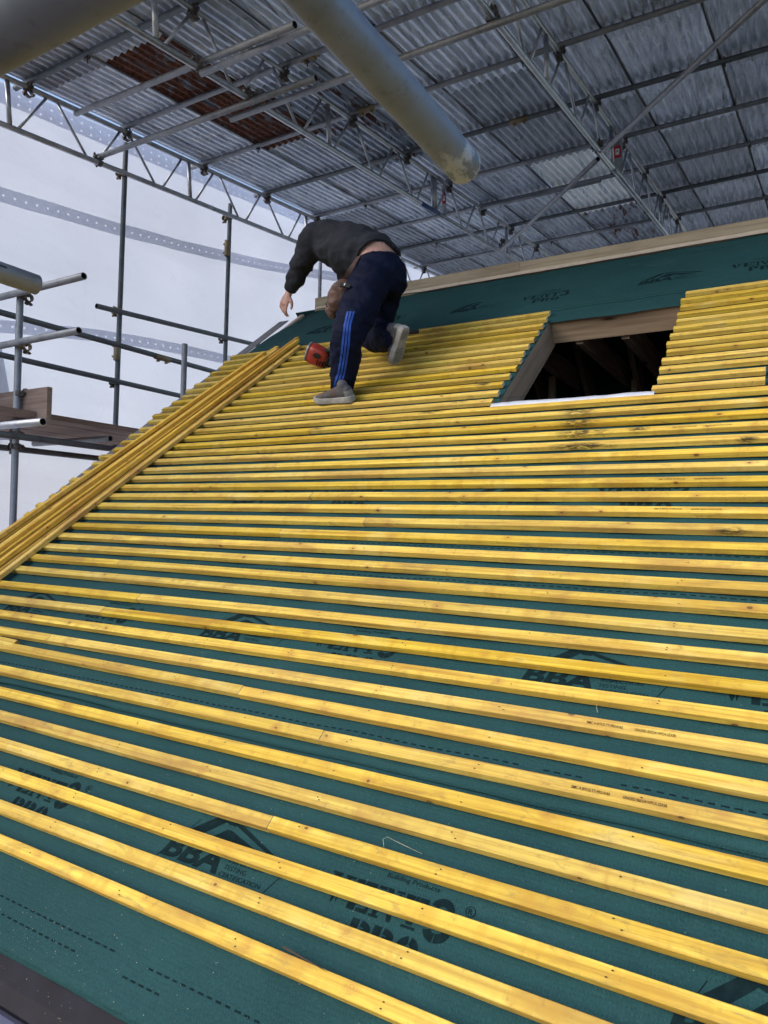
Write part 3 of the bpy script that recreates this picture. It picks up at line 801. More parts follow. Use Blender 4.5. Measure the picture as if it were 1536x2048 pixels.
# ------------------------------------------------------------------ temporary roof: sheets, tubes, lattice beams
PUR = [-.15, .83, 1.80, 2.77, 3.75, 4.72, 5.71, 6.65, 7.58, 8.48, 9.43, 10.40, 11.36]
HB, HT, HP, HS = 4.16, 4.56, 4.6085, 4.6435
PNAME = ['', '', '', 'first', 'second', 'third', 'fourth', 'fifth', 'sixth', 'seventh', 'eighth', 'ninth', 'tenth']
def tube(name, a, b, mat, label, cat='scaffold tube', group=None, r=.02415, n=20, extra=None):
    a, b = Vector(a), Vector(b); L = (b - a).length
    m = MB(); m.tube((0, 0, 0), (0, 0, L), r, None, n, 0, 1)
    o = m.build(name, [mat, M_TIN], None, a, rotz_to(b - a))
    return tag(o, label, cat, group)
COLS = [-5.80, -5.03, -4.34, -3.66, -2.98, -2.22, -1.55, -.83, -.13, .56, 1.25]
SH = {}
def sheet_mesh(w, L, shear):
    k = (round(w, 2), round(L, 2))
    if k in SH: return SH[k]
    m = MB(); wv = w + .03; pitch = .0762; nx = int(wv / pitch * 8); ny = max(2, int(L / .35))
    vs = []
    for j in range(ny + 1):
        y = -L / 2 + L * j / ny
        for i in range(nx + 1):
            x = -wv / 2 + wv * i / nx
            z = (.0125) * math.cos(2 * math.pi * x / pitch) + .0025 * math.sin(j * 1.3 + x * 5)
            vs.append(Vector((x + y * shear, y, z)))
    fs = [(j * (nx + 1) + i, j * (nx + 1) + i + 1, (j + 1) * (nx + 1) + i + 1, (j + 1) * (nx + 1) + i) for j in range(ny) for i in range(nx)]
    m.add(vs, fs, 0, True); SH[k] = m; return m
random.seed(23)
shear = E_.dot(P_)
def local_tp(u, s):   # shear-free local frame
    return tp(u, s, 0)
bright, rusty, patch = (4, 7), (1, 3), (4, 9)
STRIP = ['first', 'second', 'third', 'fourth', 'fifth', 'sixth', 'seventh', 'eighth', 'ninth', 'tenth']
for c in range(10):
    par = 0 if c in (0, 1, 3, 4, 6, 8) else 1
    laps = [i for i in range(len(PUR)) if i % 2 == (1 if par == 0 else 0)]
    laps = [i for i in laps if 1 <= i]
    for a, b in zip(laps[:-1], laps[1:]):
        s0, s1 = PUR[a] + .03, PUR[b] + .19 + random.uniform(-.02, .03)
        u = (COLS[c] + COLS[c + 1]) / 2; w = COLS[c + 1] - COLS[c]
        L = s1 - s0
        mb = sheet_mesh(w, L, shear / math.sqrt(1 - shear * shear) * 1.0)
        key = (c, a)
        mat, what = M_SHEET, 'galvanised corrugated sheet'
        if key == (1, 3): mat, what = M_SHEETR, 'rust brown corrugated sheet'
        elif key in ((4, 7),): mat, what = M_SHEETB, 'bright new sheet'
        elif key in ((4, 9), (2, 4)): mat, what = M_SHEETP, 'sheet with rust patches'
        me = mb.mesh('sheet')
        o = link('corrugated_sheet', me, mat, None, tp(u, (s0 + s1) / 2, HS + .0105 * (1 if c % 2 else 0) * .6 + random.uniform(0, .004) - .0035 * 0), TROOFM)
        # slopes up a touch so each upper sheet rides over the one below
        o.matrix_basis = o.matrix_basis @ Matrix.Rotation(-R(.18), 4, 'X') @ Matrix.Rotation(R(random.uniform(-.25, .25)), 4, 'Y')
        where = f'in {STRIP[c]} strip counted from the netting, over the {PNAME[a + 1] or "nearest"} roof tube' if a + 1 >= 3 else f'in {STRIP[c]} strip counted from the netting, above the eaves'
        tag(o, f'{what} {where}', 'corrugated sheet', 'corrugated sheets of the temporary roof')
    # thin black strip hanging in the side lap
    if c:
        m = MB(); uc = COLS[c]; q = []
        for i in range(90):
            s = .9 + i * .117
            du = .010 * noise.noise((s * 1.1, c, 0)); wd = .009 + .005 * noise.noise((s * 2.7, c, 4))
            q += [tp(uc + du - wd, s, HS - .0135), tp(uc + du + wd, s, HS - .0145), tp(uc + du + wd, s, HS - .0115), tp(uc + du - wd, s, HS - .0105)]
        fs = [(4 * i + j, 4 * i + (j + 1) % 4, 4 * i + 4 + (j + 1) % 4, 4 * i + 4 + j) for i in range(89) for j in range(4)]
        m.add(q, fs)
        tag(m.build('joint_strip', M_BLACK), f'thin black strip along the joint between {STRIP[c-1]} and {STRIP[c]} sheet strips from the netting', 'sealing strip', 'black strips in the sheet joints')
# purlin tubes
purl = []
UL = {5: -5.69, 4: -5.69}
for i, s in enumerate(PUR):
    if i < 3: continue
    lab = f'{PNAME[i]} long roof tube up from the eaves, carrying the corrugated sheets'
    ds = {3: .0, 4: -.02}.get(i, 0)
    t = tube('roof_tube', tp(-5.92 if i != 4 else -5.80, s + ds, HP), tp(1.3, s, HP), M_TUBE if i % 3 else M_TUBE_D, lab, 'roof tube', 'roof tubes under the corrugated sheets')
# doubled tube at the fifth bay
tube('roof_tube', tp(-3.95, 7.50, HP - .055), tp(-2.35, 7.50, HP - .055), M_TUBE, 'short doubled tube lashed under the sixth roof tube by the middle lattice beam', 'roof tube')
# lattice beams
def lattice(u, hb, ht, s0, s1, first, label, joints=(), blue=None, plate=None):
    w = empty('lattice_beam', tp(u, s0, hb)); tag(w, label, 'lattice beam', 'lattice beams of the temporary roof')
    ends = [s0] + list(joints) + [s1]
    for h in (hb, ht):
        for a, b in zip(ends[:-1], ends[1:]):
            m = MB(); A, B = tp(u, a + (.012 if a != s0 else 0), h), tp(u, b - (.012 if b != s1 else 0), h); L = (B - A).length
            m.tube((0, 0, 0), (0, 0, L), .02415, None, 18, 0, 1)
            m.build('chord', [M_ALU, M_TIN], w, A, rotz_to(B - A))
        for j in joints:
            m = MB(); A, B = tp(u, j - .06, h), tp(u, j + .06, h); m.tube((0, 0, 0), (0, 0, (B - A).length), .0285, .0243, 18)
            m.build('spigot', M_TUBE, w, A, rotz_to(B - A))
    def strut(a, b, r=.0125, mat=M_ALU, flat=False):
        A, B = tp(u, *a), tp(u, *b); m = MB()
        m.cyl((0, 0, 0), (0, 0, (B - A).length), r, None, 10)
        m.build('web_strut', mat, w, A, rotz_to(B - A))
    s = first
    off = joints[0] if joints else 99
    pos = []
    while s < s1 - .2: pos.append(s); s += 1.92
    jo = list(joints)
    v = first - 1.92 * 2
    segs = []
    while v < s1:
        segs.append(v)
        nx = v + 1.92
        for j in jo:
            if v < j <= nx + .1 and abs(j - nx) < .35: pass
        v = nx
    for v in segs:
        sh = .14 if (joints and v > joints[0]) else 0.
        vv = v + sh
        for k, (a, b, q) in enumerate(((0, 0, 2), (.07, .34, 0), (.44, .70, 1), (.82, 1.08, 0), (1.19, 1.46, 1), (1.56, 1.82, 0))):
            if vv + a < s0 + .02 or vv + b > s1: continue
            if q == 2: strut((vv, hb + .02), (vv, ht - .02), .021)
            elif q == 0: strut((vv + a, hb + .012), (vv + b, ht - .02))
            else: strut((vv + a, ht - .012), (vv + b, hb + .02))
        if sh == 0 and joints and v < joints[0] <= v + 2.05: strut((joints[0] - .11, hb + .02), (joints[0] - .11, ht - .02), .021)
    if blue:
        m = MB(); A, B = tp(u, blue[0], hb), tp(u, blue[1], hb); m.tube((0, 0, 0), (0, 0, (B - A).length), .0250, .0242, 18)
        m.build('painted_sleeve', M_BLUEP, w, A, rotz_to(B - A))
    if plate:
        s, wd = plate; sk_ = min(1, wd / .040)
        m = MB(); m.box(tp(u, s, (hb + ht) / 2), E_ * .004, P_ * wd, NR * ((ht - hb) / 2 - .024))
        pl = m.build('end_plate', M_ALU, w)
        m = MB(); c = tp(u, s - .0, (hb + ht) / 2 + .02)
        for sg in (1,):
            for a, b, mt in ((.032, .062, 0), (.019, .030, 1)):
                q = [c - E_ * (.0046 + .0006 * mt) + P_ * (x * a * sk_) + NR * (y * b) for x, y in ((-1, -1), (1, -1), (1, 1), (-1, 1))]
                m.add(q, [(0, 1, 2, 3)], mt)
            q = [c - E_ * .0058 + P_ * (x * .008 * sk_) + NR * (.006 + y * .009) for x, y in ((-1, -1), (1, -1), (1, 1), (-1, 1))]
            m.add(q, [(0, 1, 2, 3)], 0)
        m.build('warning_sticker', [M_RED, M_WHITE], pl)
    return w
lattice(-5.74, HB, 4.558, -1.0, 11.6, 2.585, 'lattice beam along the white netting at the roof edge')
lattice(-3.865, HB, 4.56, -1.0, 11.6, 2.42, 'middle lattice beam with a blue painted stretch on its lower tube', (6.43,), (5.98, 6.41), (6.53, .024))
lattice(-1.885, HB, 4.56, -1.0, 11.6, 2.50, 'lattice beam with a wide end plate and red sticker above the rooflight hole', (6.33,), None, (6.44, .050))

# bracing tubes at lower chord level
LT = []
def bt(a, b, lab, mat=M_TUBE): return tube('bracing_tube', a, b, mat, lab, 'bracing tube', 'bracing tubes between the lattice beams')
bt(tp(-5.72, 3.42, HB + .055), tp(-3.20, 3.27, HB - .06), 'bracing tube from the netting side lattice beam ending just past the middle beam')
bt(tp(-4.14, 3.40, HB - .05), tp(1.2, 3.42, HB - .05), 'long bracing tube from the middle lattice beam to the right one and beyond')
bt(tp(-5.72, 3.19, HT - .05), tp(-2.90, 2.66, HB - .085), 'bracing tube slanting from the netting beam to an open end, upper of the pair')
bt(tp(-3.84, 2.79, HB - .05), tp(1.2, 2.80, HB - .05), 'bracing tube starting beside the middle lattice beam, lower of the pair')
def on_h(x, y, h):
    d = ray(x, y); return CAM + d * ((h - CAM.dot(NR)) / d.dot(NR))
a = on_h(1196, 318, HB - .05); b = on_h(1003, 500, HB - .05)
bt(a, b, 'diagonal bracing tube crossing from the sticker beam to the middle beam')
a = on_h(1206, 302, HB - .05); b = on_h(1536, -8, HB - .05)
bt(a, b + (b - a) * .35, 'diagonal bracing tube running up to the right from the sticker beam')

# clamps
def clamp_mesh(r=.0242):
    m = MB()
    for ax, z0 in ((Vector((1, 0, 0)), 0), (Vector((0, 1, 0)), .0495)):
        c = Vector((0, 0, z0)); ay = Vector((-ax.y, ax.x, 0)); az = Vector((0, 0, 1)); hw = .022
        rg = []
        for x, rr in ((-hw, r + .003), (-hw + .004, r + .0068), (hw - .004, r + .0068), (hw, r + .003)):
            rg.append([c + ax * x + (ay * math.cos(q) + az * math.sin(q)) * rr for q in angs(16)])
        m.rings(rg, 0, True, False)
        sg = 1 if z0 else -1
        m.box(c + ay * (r + .014) + az * 0, ax * (hw - .003), ay * .012, az * .0085)          # flap lugs
        m.box(c - ay * (r + .012), ax * (hw - .004), ay * .009, az * .007)
    return m
def bolt_mesh():
    m = MB()
    for ax, z0 in ((Vector((1, 0, 0)), 0), (Vector((0, 1, 0)), .0495)):
        ay = Vector((-ax.y, ax.x, 0)); az = Vector((0, 0, 1)); sg = 1 if z0 else -1
        p = Vector((0, 0, z0)) + ay * (.0242 + .018)
        m.cyl(p - az * .026, p + az * .034, .0055, None, 8)
        m.cyl(p + az * .012, p + az * .025, .0115, None, 6, 0, True, False)
        m.cyl(p - az * .024, p - az * .016, .010, None, 6, 0, True, False)
    return m
CLM, BOM = clamp_mesh().mesh('clamp'), bolt_mesh().mesh('bolt')
CLM.materials.append(M_CLAMP); BOM.materials.append(M_BOLT)
CLM2 = CLM.copy(); CLM2.materials.clear(); CLM2.materials.append(M_CLAMPB)
def clamp(p, d1, d2, label, brass=False, parts=True):
    """p on the axis of the first tube, d1 its direction, d2 the other tube's direction; local z points from first to second"""
    x = d1.normalized(); z = x.cross(d2).normalized()
    y = z.cross(x)
    rot = Matrix((x, y, z)).transposed()
    o = link('scaffold_clamp', CLM2 if brass else CLM, None, None, p, rot)
    tag(o, label, 'scaffold clamp', 'clamps joining scaffold tubes')
    bo = link('bolt', BOM, None, o, p, rot)
    return o
BN_ = {-5.74: 'netting side lattice beam', -3.865: 'middle lattice beam', -1.885: 'sticker lattice beam'}
for u in (-5.74, -3.865, -1.885):
    for i in range(3, 12):
        clamp(tp(u, PUR[i], HT), E_, P_, f'rusty clamp where the {PNAME[i]} roof tube meets the {BN_[u]}')
for c in (1, 3, 5, 7):
    for i in range(3, 12):
        if i % 2 == (1 if c in (1, 5) else 0):      # hook clips holding the sheet laps down to the tube
            m = MB(); p = tp(COLS[c] + .03, PUR[i], HP)
            m.path([p + NR * .034 + E_ * .0, p + NR * .02 + E_ * .028, p + E_ * .032, p - NR * .02 + E_ * .026, p - NR * .034, p - NR * .075], .006, 6)
            m.box(p - NR * .034, P_ * .014, E_ * .018, NR * .006)
            tag(m.build('hook_bolt', M_BOLT), f'dark hook bolt on the {PNAME[i]} roof tube below the joint after the {STRIP[c-1]} sheet strip', 'hook bolt', 'hook bolts under the sheet joints')
for u, s, lab in ((-5.74, 3.42, 'clamp on the lower tube of the netting side beam holding a bracing tube'), (-3.865, 3.30, 'clamp on the lower tube of the middle beam, first of two'), (-3.865, 3.41, 'clamp on the lower tube of the middle beam, second of two'), (-1.885, 3.42, 'clamp where the long bracing tube crosses under the sticker beam'), (-1.885, 2.8, 'clamp near the top edge where a bracing tube meets the sticker beam'), (-3.865, 2.79, 'clamp where the lower of the paired tubes meets the middle beam')):
    clamp(tp(u, s, HB), E_, -P_, lab)
for (x, y), lab in (((1201, 309), 'swivel clamp joining both diagonal tubes beneath the sticker beam'), ((1006, 498), 'swivel clamp at the far end of the diagonal tube on the middle beam')):
    clamp(on_h(x, y, HB - .05) + NR * .05, E_, -P_ + E_ * .4, lab)
def sleeve(p, d, label, r=.0295, L=.09):
    m = MB(); d = d.normalized(); m.tube(-d * L + p * 0, d * L, r, .0243, 16)
    x, y = frame(d)
    for s in (-.05, .05):
        m.box(d * s + y * (r + .006), d * .012, x * .014, y * .008); m.cyl(d * s + y * (r + .012) - x * .02, d * s + y * (r + .012) + x * .02, .006, None, 8)
    return tag(m.build('sleeve_coupler', M_CLAMPB, None, p), label, 'sleeve coupler', 'sleeve couplers joining tube ends')
sleeve(tp(-3.60, 3.745, HP), P_, 'sleeve coupler on the second roof tube near the middle lattice beam', )
sleeve(tp(-3.70, 4.72, HP), P_, 'sleeve coupler on the third roof tube near the middle lattice beam')
sleeve(tp(-2.62, 5.71, HP), P_, 'sleeve coupler on the fourth roof tube behind the near grey tube')

# ------------------------------------------------------------------ gable scaffold
Z = Vector((0, 0, 1))
def pole(x, y, z0, z1, label, mat=M_TUBE_D, lean=(0, 0)):
    return tube('scaffold_pole', (x - lean[0], y - lean[1], z0), (x + lean[0], y + lean[1], z1), mat, label, 'scaffold pole', 'upright scaffold poles on the gable side')
pB = tp(-5.74, 3.62, HB); pC = tp(-5.74, 5.07, HB)
XB = -5.635
b = on_axis(245, 345, 0, XB); c = on_axis(456, 435, 0, XB)
pole(b.x, b.y, -5.2, b.z + .30, 'tall grey pole by the netting, the longer one crossing three rails', lean=(.0, .03))
pole(c.x, c.y, -5.2, c.z + .17, 'grey pole by the netting nearest the bent over worker', lean=(.0, .03))
d_ = on_axis(640, 560, 0, XB - .02)
pole(d_.x, d_.y, -5.2, 5.1, 'far grey pole by the netting, seen between worker arm and belly', M_TUBE)
A = at(40, 700, 5.06)
pole(A.x, A.y, -5.2, 2.62, 'mottled grey pole at the left carrying the toe board and stub tubes', M_TUBE, lean=(-.004, -.01))
D = at(368, 740, 6.0)
pole(D.x, D.y, -5.2, 2.535, 'short pole ending in air beside the gable edge of the roof', M_TUBE)
def rail(a, b, lab, mat=M_TUBE_D, cat='scaffold rail'): return tube('scaffold_rail', a, b, mat, lab, cat, 'horizontal scaffold tubes on the gable side')
XR1 = XB + .05
a1 = on_axis(193, 612, 0, XR1); b1 = on_axis(501, 687, 0, XR1)
rail(a1, b1 + (b1 - a1) * .3, 'upper rail between the two netting poles with a free left end')
a2 = on_axis(-260, 552, 0, -5.30); b2 = on_axis(429, 743.7, 0, -5.30)
rail(a2 , b2 + (b2 - a2) * .25, 'long middle rail with a sleeve joint, passing behind the left pole')
a3 = on_axis(-260, 650, 0, XR1); b3 = on_axis(366, 793, 0, XR1)
rail(a3, b3 + (b3 - a3) * .15, 'lower rail of the gable scaffold above the boards')
a4 = on_axis(-200, 842, 0, -4.72); b4 = on_axis(219, 897, 0, -4.72)
rail(a4, b4 + (b4 - a4) * .4, 'thick ledger tube just beneath the scaffold boards')
a5 = on_axis(-200, 872, 0, -5.30); b5 = on_axis(200, 917, 0, -5.30)
rail(a5, b5 + (b5 - a5) * .2, 'lowest thin ledger tube under the scaffold boards')
YT = A.y - .055
ta = on_axis(168, 552, 1, YT); tb = on_axis(158, 661, 1, YT)
rail(ta - EX * 1.9, ta, 'upper stub tube with open end pointing at the roof, behind the near tube', M_TUBE)
rail(tb - EX * 1.9, tb, 'second stub tube with open end clamped to the left pole', M_TUBE)
tc = at(86, 843.5, 4.15)
rail(tc - EX * 1.9, tc, 'bright stub tube with open end below the toe board', M_ALU)
td = at(221, 877, 5.55)
rail(td - EX * 1.0, td, 'open ended tube poking out beneath the far scaffold boards', M_TUBE)
Y_ = Vector((0, 1, 0))
clamp(Vector((A.x, A.y, tb.z)), Z, EX, 'brown clamp holding the second stub tube to the left pole', True)
clamp(Vector((A.x, A.y, ta.z - .0)), Z, EX, 'clamp at the head of the left pole under the near tube')
clamp(Vector((A.x, A.y, 1.905)), Z, EX, 'clamp on the left pole at the top of the toe board')
clamp(Vector((A.x, A.y, on_axis(30, 868, 0, A.x).z)), Z, Y_, 'rusty clamp on the left pole where the ledger passes')
clamp(Vector((A.x, A.y, on_axis(30, 893, 0, A.x).z)), Z, Y_, 'dark clamp on the left pole at the lowest ledger')
for (x, y), lab in (((239, 622), 'clamp on the tall netting pole holding the upper rail'), ((228, 763), 'clamp on the tall netting pole holding the lower rail')):
    p = on_axis(x, y, 0, XB); clamp(Vector((b.x, b.y, p.z)), Z, Y_, lab, y < 700)
p = on_axis(450, 677, 0, XB); clamp(Vector((c.x, c.y, p.z)), Z, Y_, 'clamp on the worker side netting pole holding the upper rail')
clamp(b, Z, Y_, 'clamp where the tall netting pole meets the lower tube of the lattice beam', True)
clamp(c, Z, Y_, 'clamp where the worker side netting pole meets the lattice beam', True)
sleeve(Vector((b.x, b.y, on_axis(225, 700, 0, XB).z)), Z, 'sleeve coupler low on the tall netting pole')
sleeve(Vector((c.x, c.y, on_axis(451, 495, 0, XB).z)), Z, 'sleeve coupler on the worker side netting pole')
sleeve(on_axis(325, 716, 0, -5.30), b2 - a2, 'brass coloured sleeve coupler on the long middle rail')
# boards
zb = on_axis(150, 836, 0, -4.66).z
for k in range(5):
    m = MB(); xk = -4.66 - .115 - .232 * k
    m2 = timber('scaffold_board', (xk, 3.4 + A.y - .05 - 1.6 + .02 * (k % 3), zb - .019 - .002 * (k % 2)), Vector((0, 2.0, 0)), EX * -.1125, Z * .019, M_BOARD, None)
    tag(m2, f'grey brown scaffold board, {ORD[k+1]} from the roof side of the gable walkway', 'scaffold board', 'boards of the gable walkway')
tr = on_axis(100, 774, 1, A.y + .045); tl = on_axis(100, 838, 1, A.y + .045)
hz = (tr.z - tl.z) / 2
o = timber('toe_board', (tr.x - .75, A.y + .045, tl.z + hz), EX * .75, Vector((0, .019, 0)), Z * hz, M_BOARD, None)
tag(o, 'upright reddish toe board across the end of the gable walkway behind the left pole', 'toe board')

for k in range(6):  # eaves platform out of view, added to keep ground light off the battens
    for j in range(2):
        o = timber('scaffold_board', (-3.3 + 3.92 * j, -.62 - .232 * k, -.62 - .002 * ((k + j) % 2)), EX * 1.95, Vector((0, .1125, 0)), Z * .019, M_BOARD, None)
        tag(o, f'unseen scaffold board of the eaves platform, {ORD[k+1]} out from the eaves, {"gable end" if j == 0 else "far end"} length', 'scaffold board', 'boards of the eaves platform')
# netting
XN = -5.95
def net_top(y): return 4.80 + .1425 * (y - 2.15)
def net_x(y, z):
    return XN - .015 + .035 * noise.noise((y * .5, z * .5, 1)) + .018 * noise.noise((y * 1.7, z * 1.3, 4)) - .03 * math.sin(math.pi * ((z + 5.2) % 2.0) / 2)
def net_grid(name, mat, y0, y1, lo, hi, ny, nz, dx, parent=None, usq=None):
    me_v, fs, uvs = [], [], []
    for i in range(ny + 1):
        y = y0 + (y1 - y0) * i / ny; a, b = lo(y), hi(y)
        for j in range(nz + 1):
            z = a + (b - a) * j / nz
            me_v.append(Vector((net_x(y, z) + dx, y, z))); uvs.append((y, (z - a) + (0 if usq is True else usq) if usq else z))
    for i in range(ny):
        for j in range(nz):
            q = i * (nz + 1) + j; fs.append((q, q + nz + 1, q + nz + 2, q + 1))
    m = MB(); m.add(me_v, fs, 0, True); me = m.mesh(name)
    ul = me.uv_layers.new(name='UVMap')
    for lp in me.loops: ul.data[lp.index].uv = uvs[lp.vertex_index]
    return link(name, me, mat, parent)
net = net_grid('scaffold_sheeting', M_NET, -3.2, 12.2, lambda y: -5.1, net_top, 120, 70, 0)
tag(net, 'translucent white scaffold sheeting hung along the gable side with eyelet bands', 'scaffold sheeting')
wob = lambda y, k: .010 * noise.noise((y * 1.1, k, 0)) + .008 * noise.noise((y * 4, k, 3))
net_grid('eyelet_band', M_BAND, -3.0, 12.2, lambda y: net_top(y) - .19 + wob(y, 1), lambda y: net_top(y) - .005, 150, 4, .012, net, True)
b2z = lambda y: 3.745 + (.135 * (y - 2.1)) + .012 * (y - 2.1) * max(0, y - 3.4)
net_grid('eyelet_band', M_BAND, -3.0, 12.2, lambda y: b2z(y) + .5 * wob(y, 5), lambda y: b2z(y) + .13 + .5 * wob(y, 6), 150, 3, .012, net, -.027)
b3z = lambda y: 2.61 + .115 * (y - 2.15) + .05 * math.sin((y - 2.2) * 1.15)
net_grid('eyelet_band', M_BAND, -3.0, 12.2, lambda y: b3z(y) + .5 * wob(y, 9), lambda y: b3z(y) + .115 + .5 * wob(y, 11), 150, 3, .012, net, -.022)
# loose hanging tarpaulin by the left edge
m = MB(); vs = []; uvs = []
pt, pb = at(-4, 690, 5.9), at(30, 800, 5.7)
for i in range(13):
    for j in range(9):
        k = i / 12
        p = at(-60 + j / 8 * (62 + 34 * k), 690 + 190 * k, 6.0 + .05 * math.sin(j * 1.4 + k * 2)); vs.append(p); uvs.append((j * .05, k))
m.add(vs, [(i * 9 + j, i * 9 + j + 1, i * 9 + j + 10, i * 9 + j + 9) for i in range(12) for j in range(8)], 0, True)
me = m.mesh('tarp'); ul = me.uv_layers.new(name='UVMap')
for lp in me.loops: ul.data[lp.index].uv = uvs[lp.vertex_index]
tag(link('hanging_tarpaulin', me, M_TARP), 'plain white tarpaulin hanging behind the left pole at the frame edge', 'tarpaulin')

# ------------------------------------------------------------------ near scaffold tubes at the eaves
e = at(928, 332, .97); s_ = Vector((e.x - .035, e.y - 1.3, e.z + .075))
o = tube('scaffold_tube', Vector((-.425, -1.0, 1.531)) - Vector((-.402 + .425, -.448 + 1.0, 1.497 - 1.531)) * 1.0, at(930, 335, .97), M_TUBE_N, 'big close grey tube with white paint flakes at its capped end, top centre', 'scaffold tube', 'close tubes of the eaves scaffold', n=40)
cap = MB(); dr = (at(930, 335, .97) - Vector((-.425, -1.0, 1.531))).normalized(); pe = at(930, 335, .97)
x_, y_ = frame(dr); cap.rings([[pe + dr * q + (x_ * math.cos(t) + y_ * math.sin(t)) * rr for t in angs(40)] for q, rr in ((-.001, .0238), (.002, .0225), (.003, .015), (.0032, .004))], 0, True)
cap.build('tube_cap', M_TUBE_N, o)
q = at(55, 6, .41)
tube('scaffold_tube', q - EX * 2.0 - Z * .0, q + EX * .9, M_TUBE_N2, 'blurred close grey tube across the top left corner', 'scaffold tube', 'close tubes of the eaves scaffold', n=40)
q = at(74, 570, 1.70); d = Vector((.03, .95, -.02)).normalized()
o = tube('scaffold_tube', q - d * 1.6, q, M_TUBE, 'near tube at the left edge with a torn black tape mark', 'scaffold tube', 'close tubes of the eaves scaffold', n=32)
m = MB(); L = 1.6
R0 = rotz_to(d)
lt = MB()
best = None
for k in range(64):      # angle round the tube that faces up and to the camera
    a = 2 * math.pi * k / 64; w = R0 @ Vector((math.cos(a), math.sin(a), 0)); sc = w.dot((CAM - q).normalized()) * .75 + w.z * .42
    if best is None or sc > best[0]: best = (sc, a)
n1 = 22; vs = []
for i in range(n1 + 1):
    z = L - .20 + .115 * i / n1; wd = .30 * math.sin(math.pi * i / n1) ** .6 * (.7 + .5 * noise.noise((i * .7, 2, 2)))
    for k in (-1, -.33, .33, 1): a = best[1] + wd * k + .12 * noise.noise((i * .5, k, 1)); vs.append(Vector((math.cos(a) * .02465, math.sin(a) * .02465, z)))
lt.add(vs, [(4 * i + j, 4 * i + j + 1, 4 * i + 5 + j, 4 * i + 4 + j) for i in range(n1) for j in range(3)], 0, True)
link('tape_mark', lt.mesh('tape'), M_BLACK, o, q - d * 1.6, R0)

# ------------------------------------------------------------------ worker
def remesh(mb, voxel, smooth=6, fold=0.0, fscale=14.0, aniso=(1, 1, 1), fac=.5):
    me = mb.mesh('raw'); o = bpy.data.objects.new('raw', me); col.objects.link(o)
    md = o.modifiers.new('r', 'REMESH'); md.mode = 'VOXEL'; md.voxel_size = voxel
    sm = o.modifiers.new('s', 'SMOOTH'); sm.iterations = smooth; sm.factor = fac
    dg = bpy.context.evaluated_depsgraph_get()
    out = bpy.data.meshes.new_from_object(o.evaluated_get(dg))
    bpy.data.objects.remove(o); bpy.data.meshes.remove(me)
    out.materials.clear()
    if fold:
        nrm = [v.normal.copy() for v in out.vertices]
        for v, nn in zip(out.vertices, nrm):
            p = v.co; q = Vector((p.x * aniso[0], p.y * aniso[1], p.z * aniso[2])) * fscale
            w = .5 * noise.noise(q) + 1.3 * (.28 - abs(noise.noise(q * .8 + Vector((5, 2, 1))))) + .5 * (.25 - abs(noise.noise(q * 2.1 + Vector((3, 1, 7)))))
            v.co = p + nn * fold * w
    for p in out.polygons: p.use_smooth = True
    out.update()
    return out
def limb(mb, pts, n=20):
    """closed swept limb: (point, radius) list with rounded ends"""
    P = [(Vector(p), r) for p, r in pts]
    fine = []
    for i in range(len(P) - 1):
        p0 = P[max(0, i - 1)][0]; p1, r1 = P[i]; p2, r2 = P[i + 1]; p3 = P[min(len(P) - 1, i + 2)][0]
        for k in range(6):
            t = k / 6
            q = .5 * ((2 * p1) + (-p0 + p2) * t + (2 * p0 - 5 * p1 + 4 * p2 - p3) * t * t + (-p0 + 3 * p1 - 3 * p2 + p3) * t ** 3)
            fine.append((q, r1 + (r2 - r1) * (3 * t * t - 2 * t ** 3)))
    fine.append(P[-1])
    d0 = (fine[1][0] - fine[0][0]).normalized(); d1 = (fine[-1][0] - fine[-2][0]).normalized()
    seq = [(fine[0][0] - d0 * fine[0][1] * c, fine[0][1] * s) for c, s in ((.98, .2), (.8, .6), (.45, .9))] + fine + [(fine[-1][0] + d1 * fine[-1][1] * c, fine[-1][1] * s) for c, s in ((.45, .9), (.8, .6), (.98, .2))]
    rg = []; xp = None
    for i, (p, r) in enumerate(seq):
        d = (seq[min(i + 1, len(seq) - 1)][0] - seq[max(i - 1, 0)][0]).normalized()
        if xp is None: x, y = frame(d)
        else: x = (xp - d * xp.dot(d)).normalized(); y = d.cross(x)
        xp = x
        rg.append([p + (x * math.cos(q) + y * math.sin(q)) * r for q in angs(n)])
    mb.rings(rg)
def loft(mb, secs, lat, n=28):
    """sections (centre, half width along lat, half height) swept along their centres"""
    rg = []; C_ = [Vector(s[0]) for s in secs]
    for i, (c, a, b) in enumerate(secs):
        d = (C_[min(i + 1, len(C_) - 1)] - C_[max(i - 1, 0)]).normalized()
        l = (lat - d * lat.dot(d)).normalized(); u = d.cross(l)
        rg.append([Vector(c) + l * (a * math.cos(q)) + u * (b * math.sin(q)) for q in angs(n)])
    mb.rings(rg)
def ellipsoid(mb, c, ax, ay, az, n=18):
    c = Vector(c); rg = []
    for i in range(1, 12):
        t = math.pi * i / 12
        rg.append([c - az * math.cos(t) + (ax * math.cos(q) + ay * math.sin(q)) * math.sin(t) for q in angs(n)])
    mb.rings(rg)
LAT = Vector((.22, .97, .02)).normalized()         # from his left side to his right side
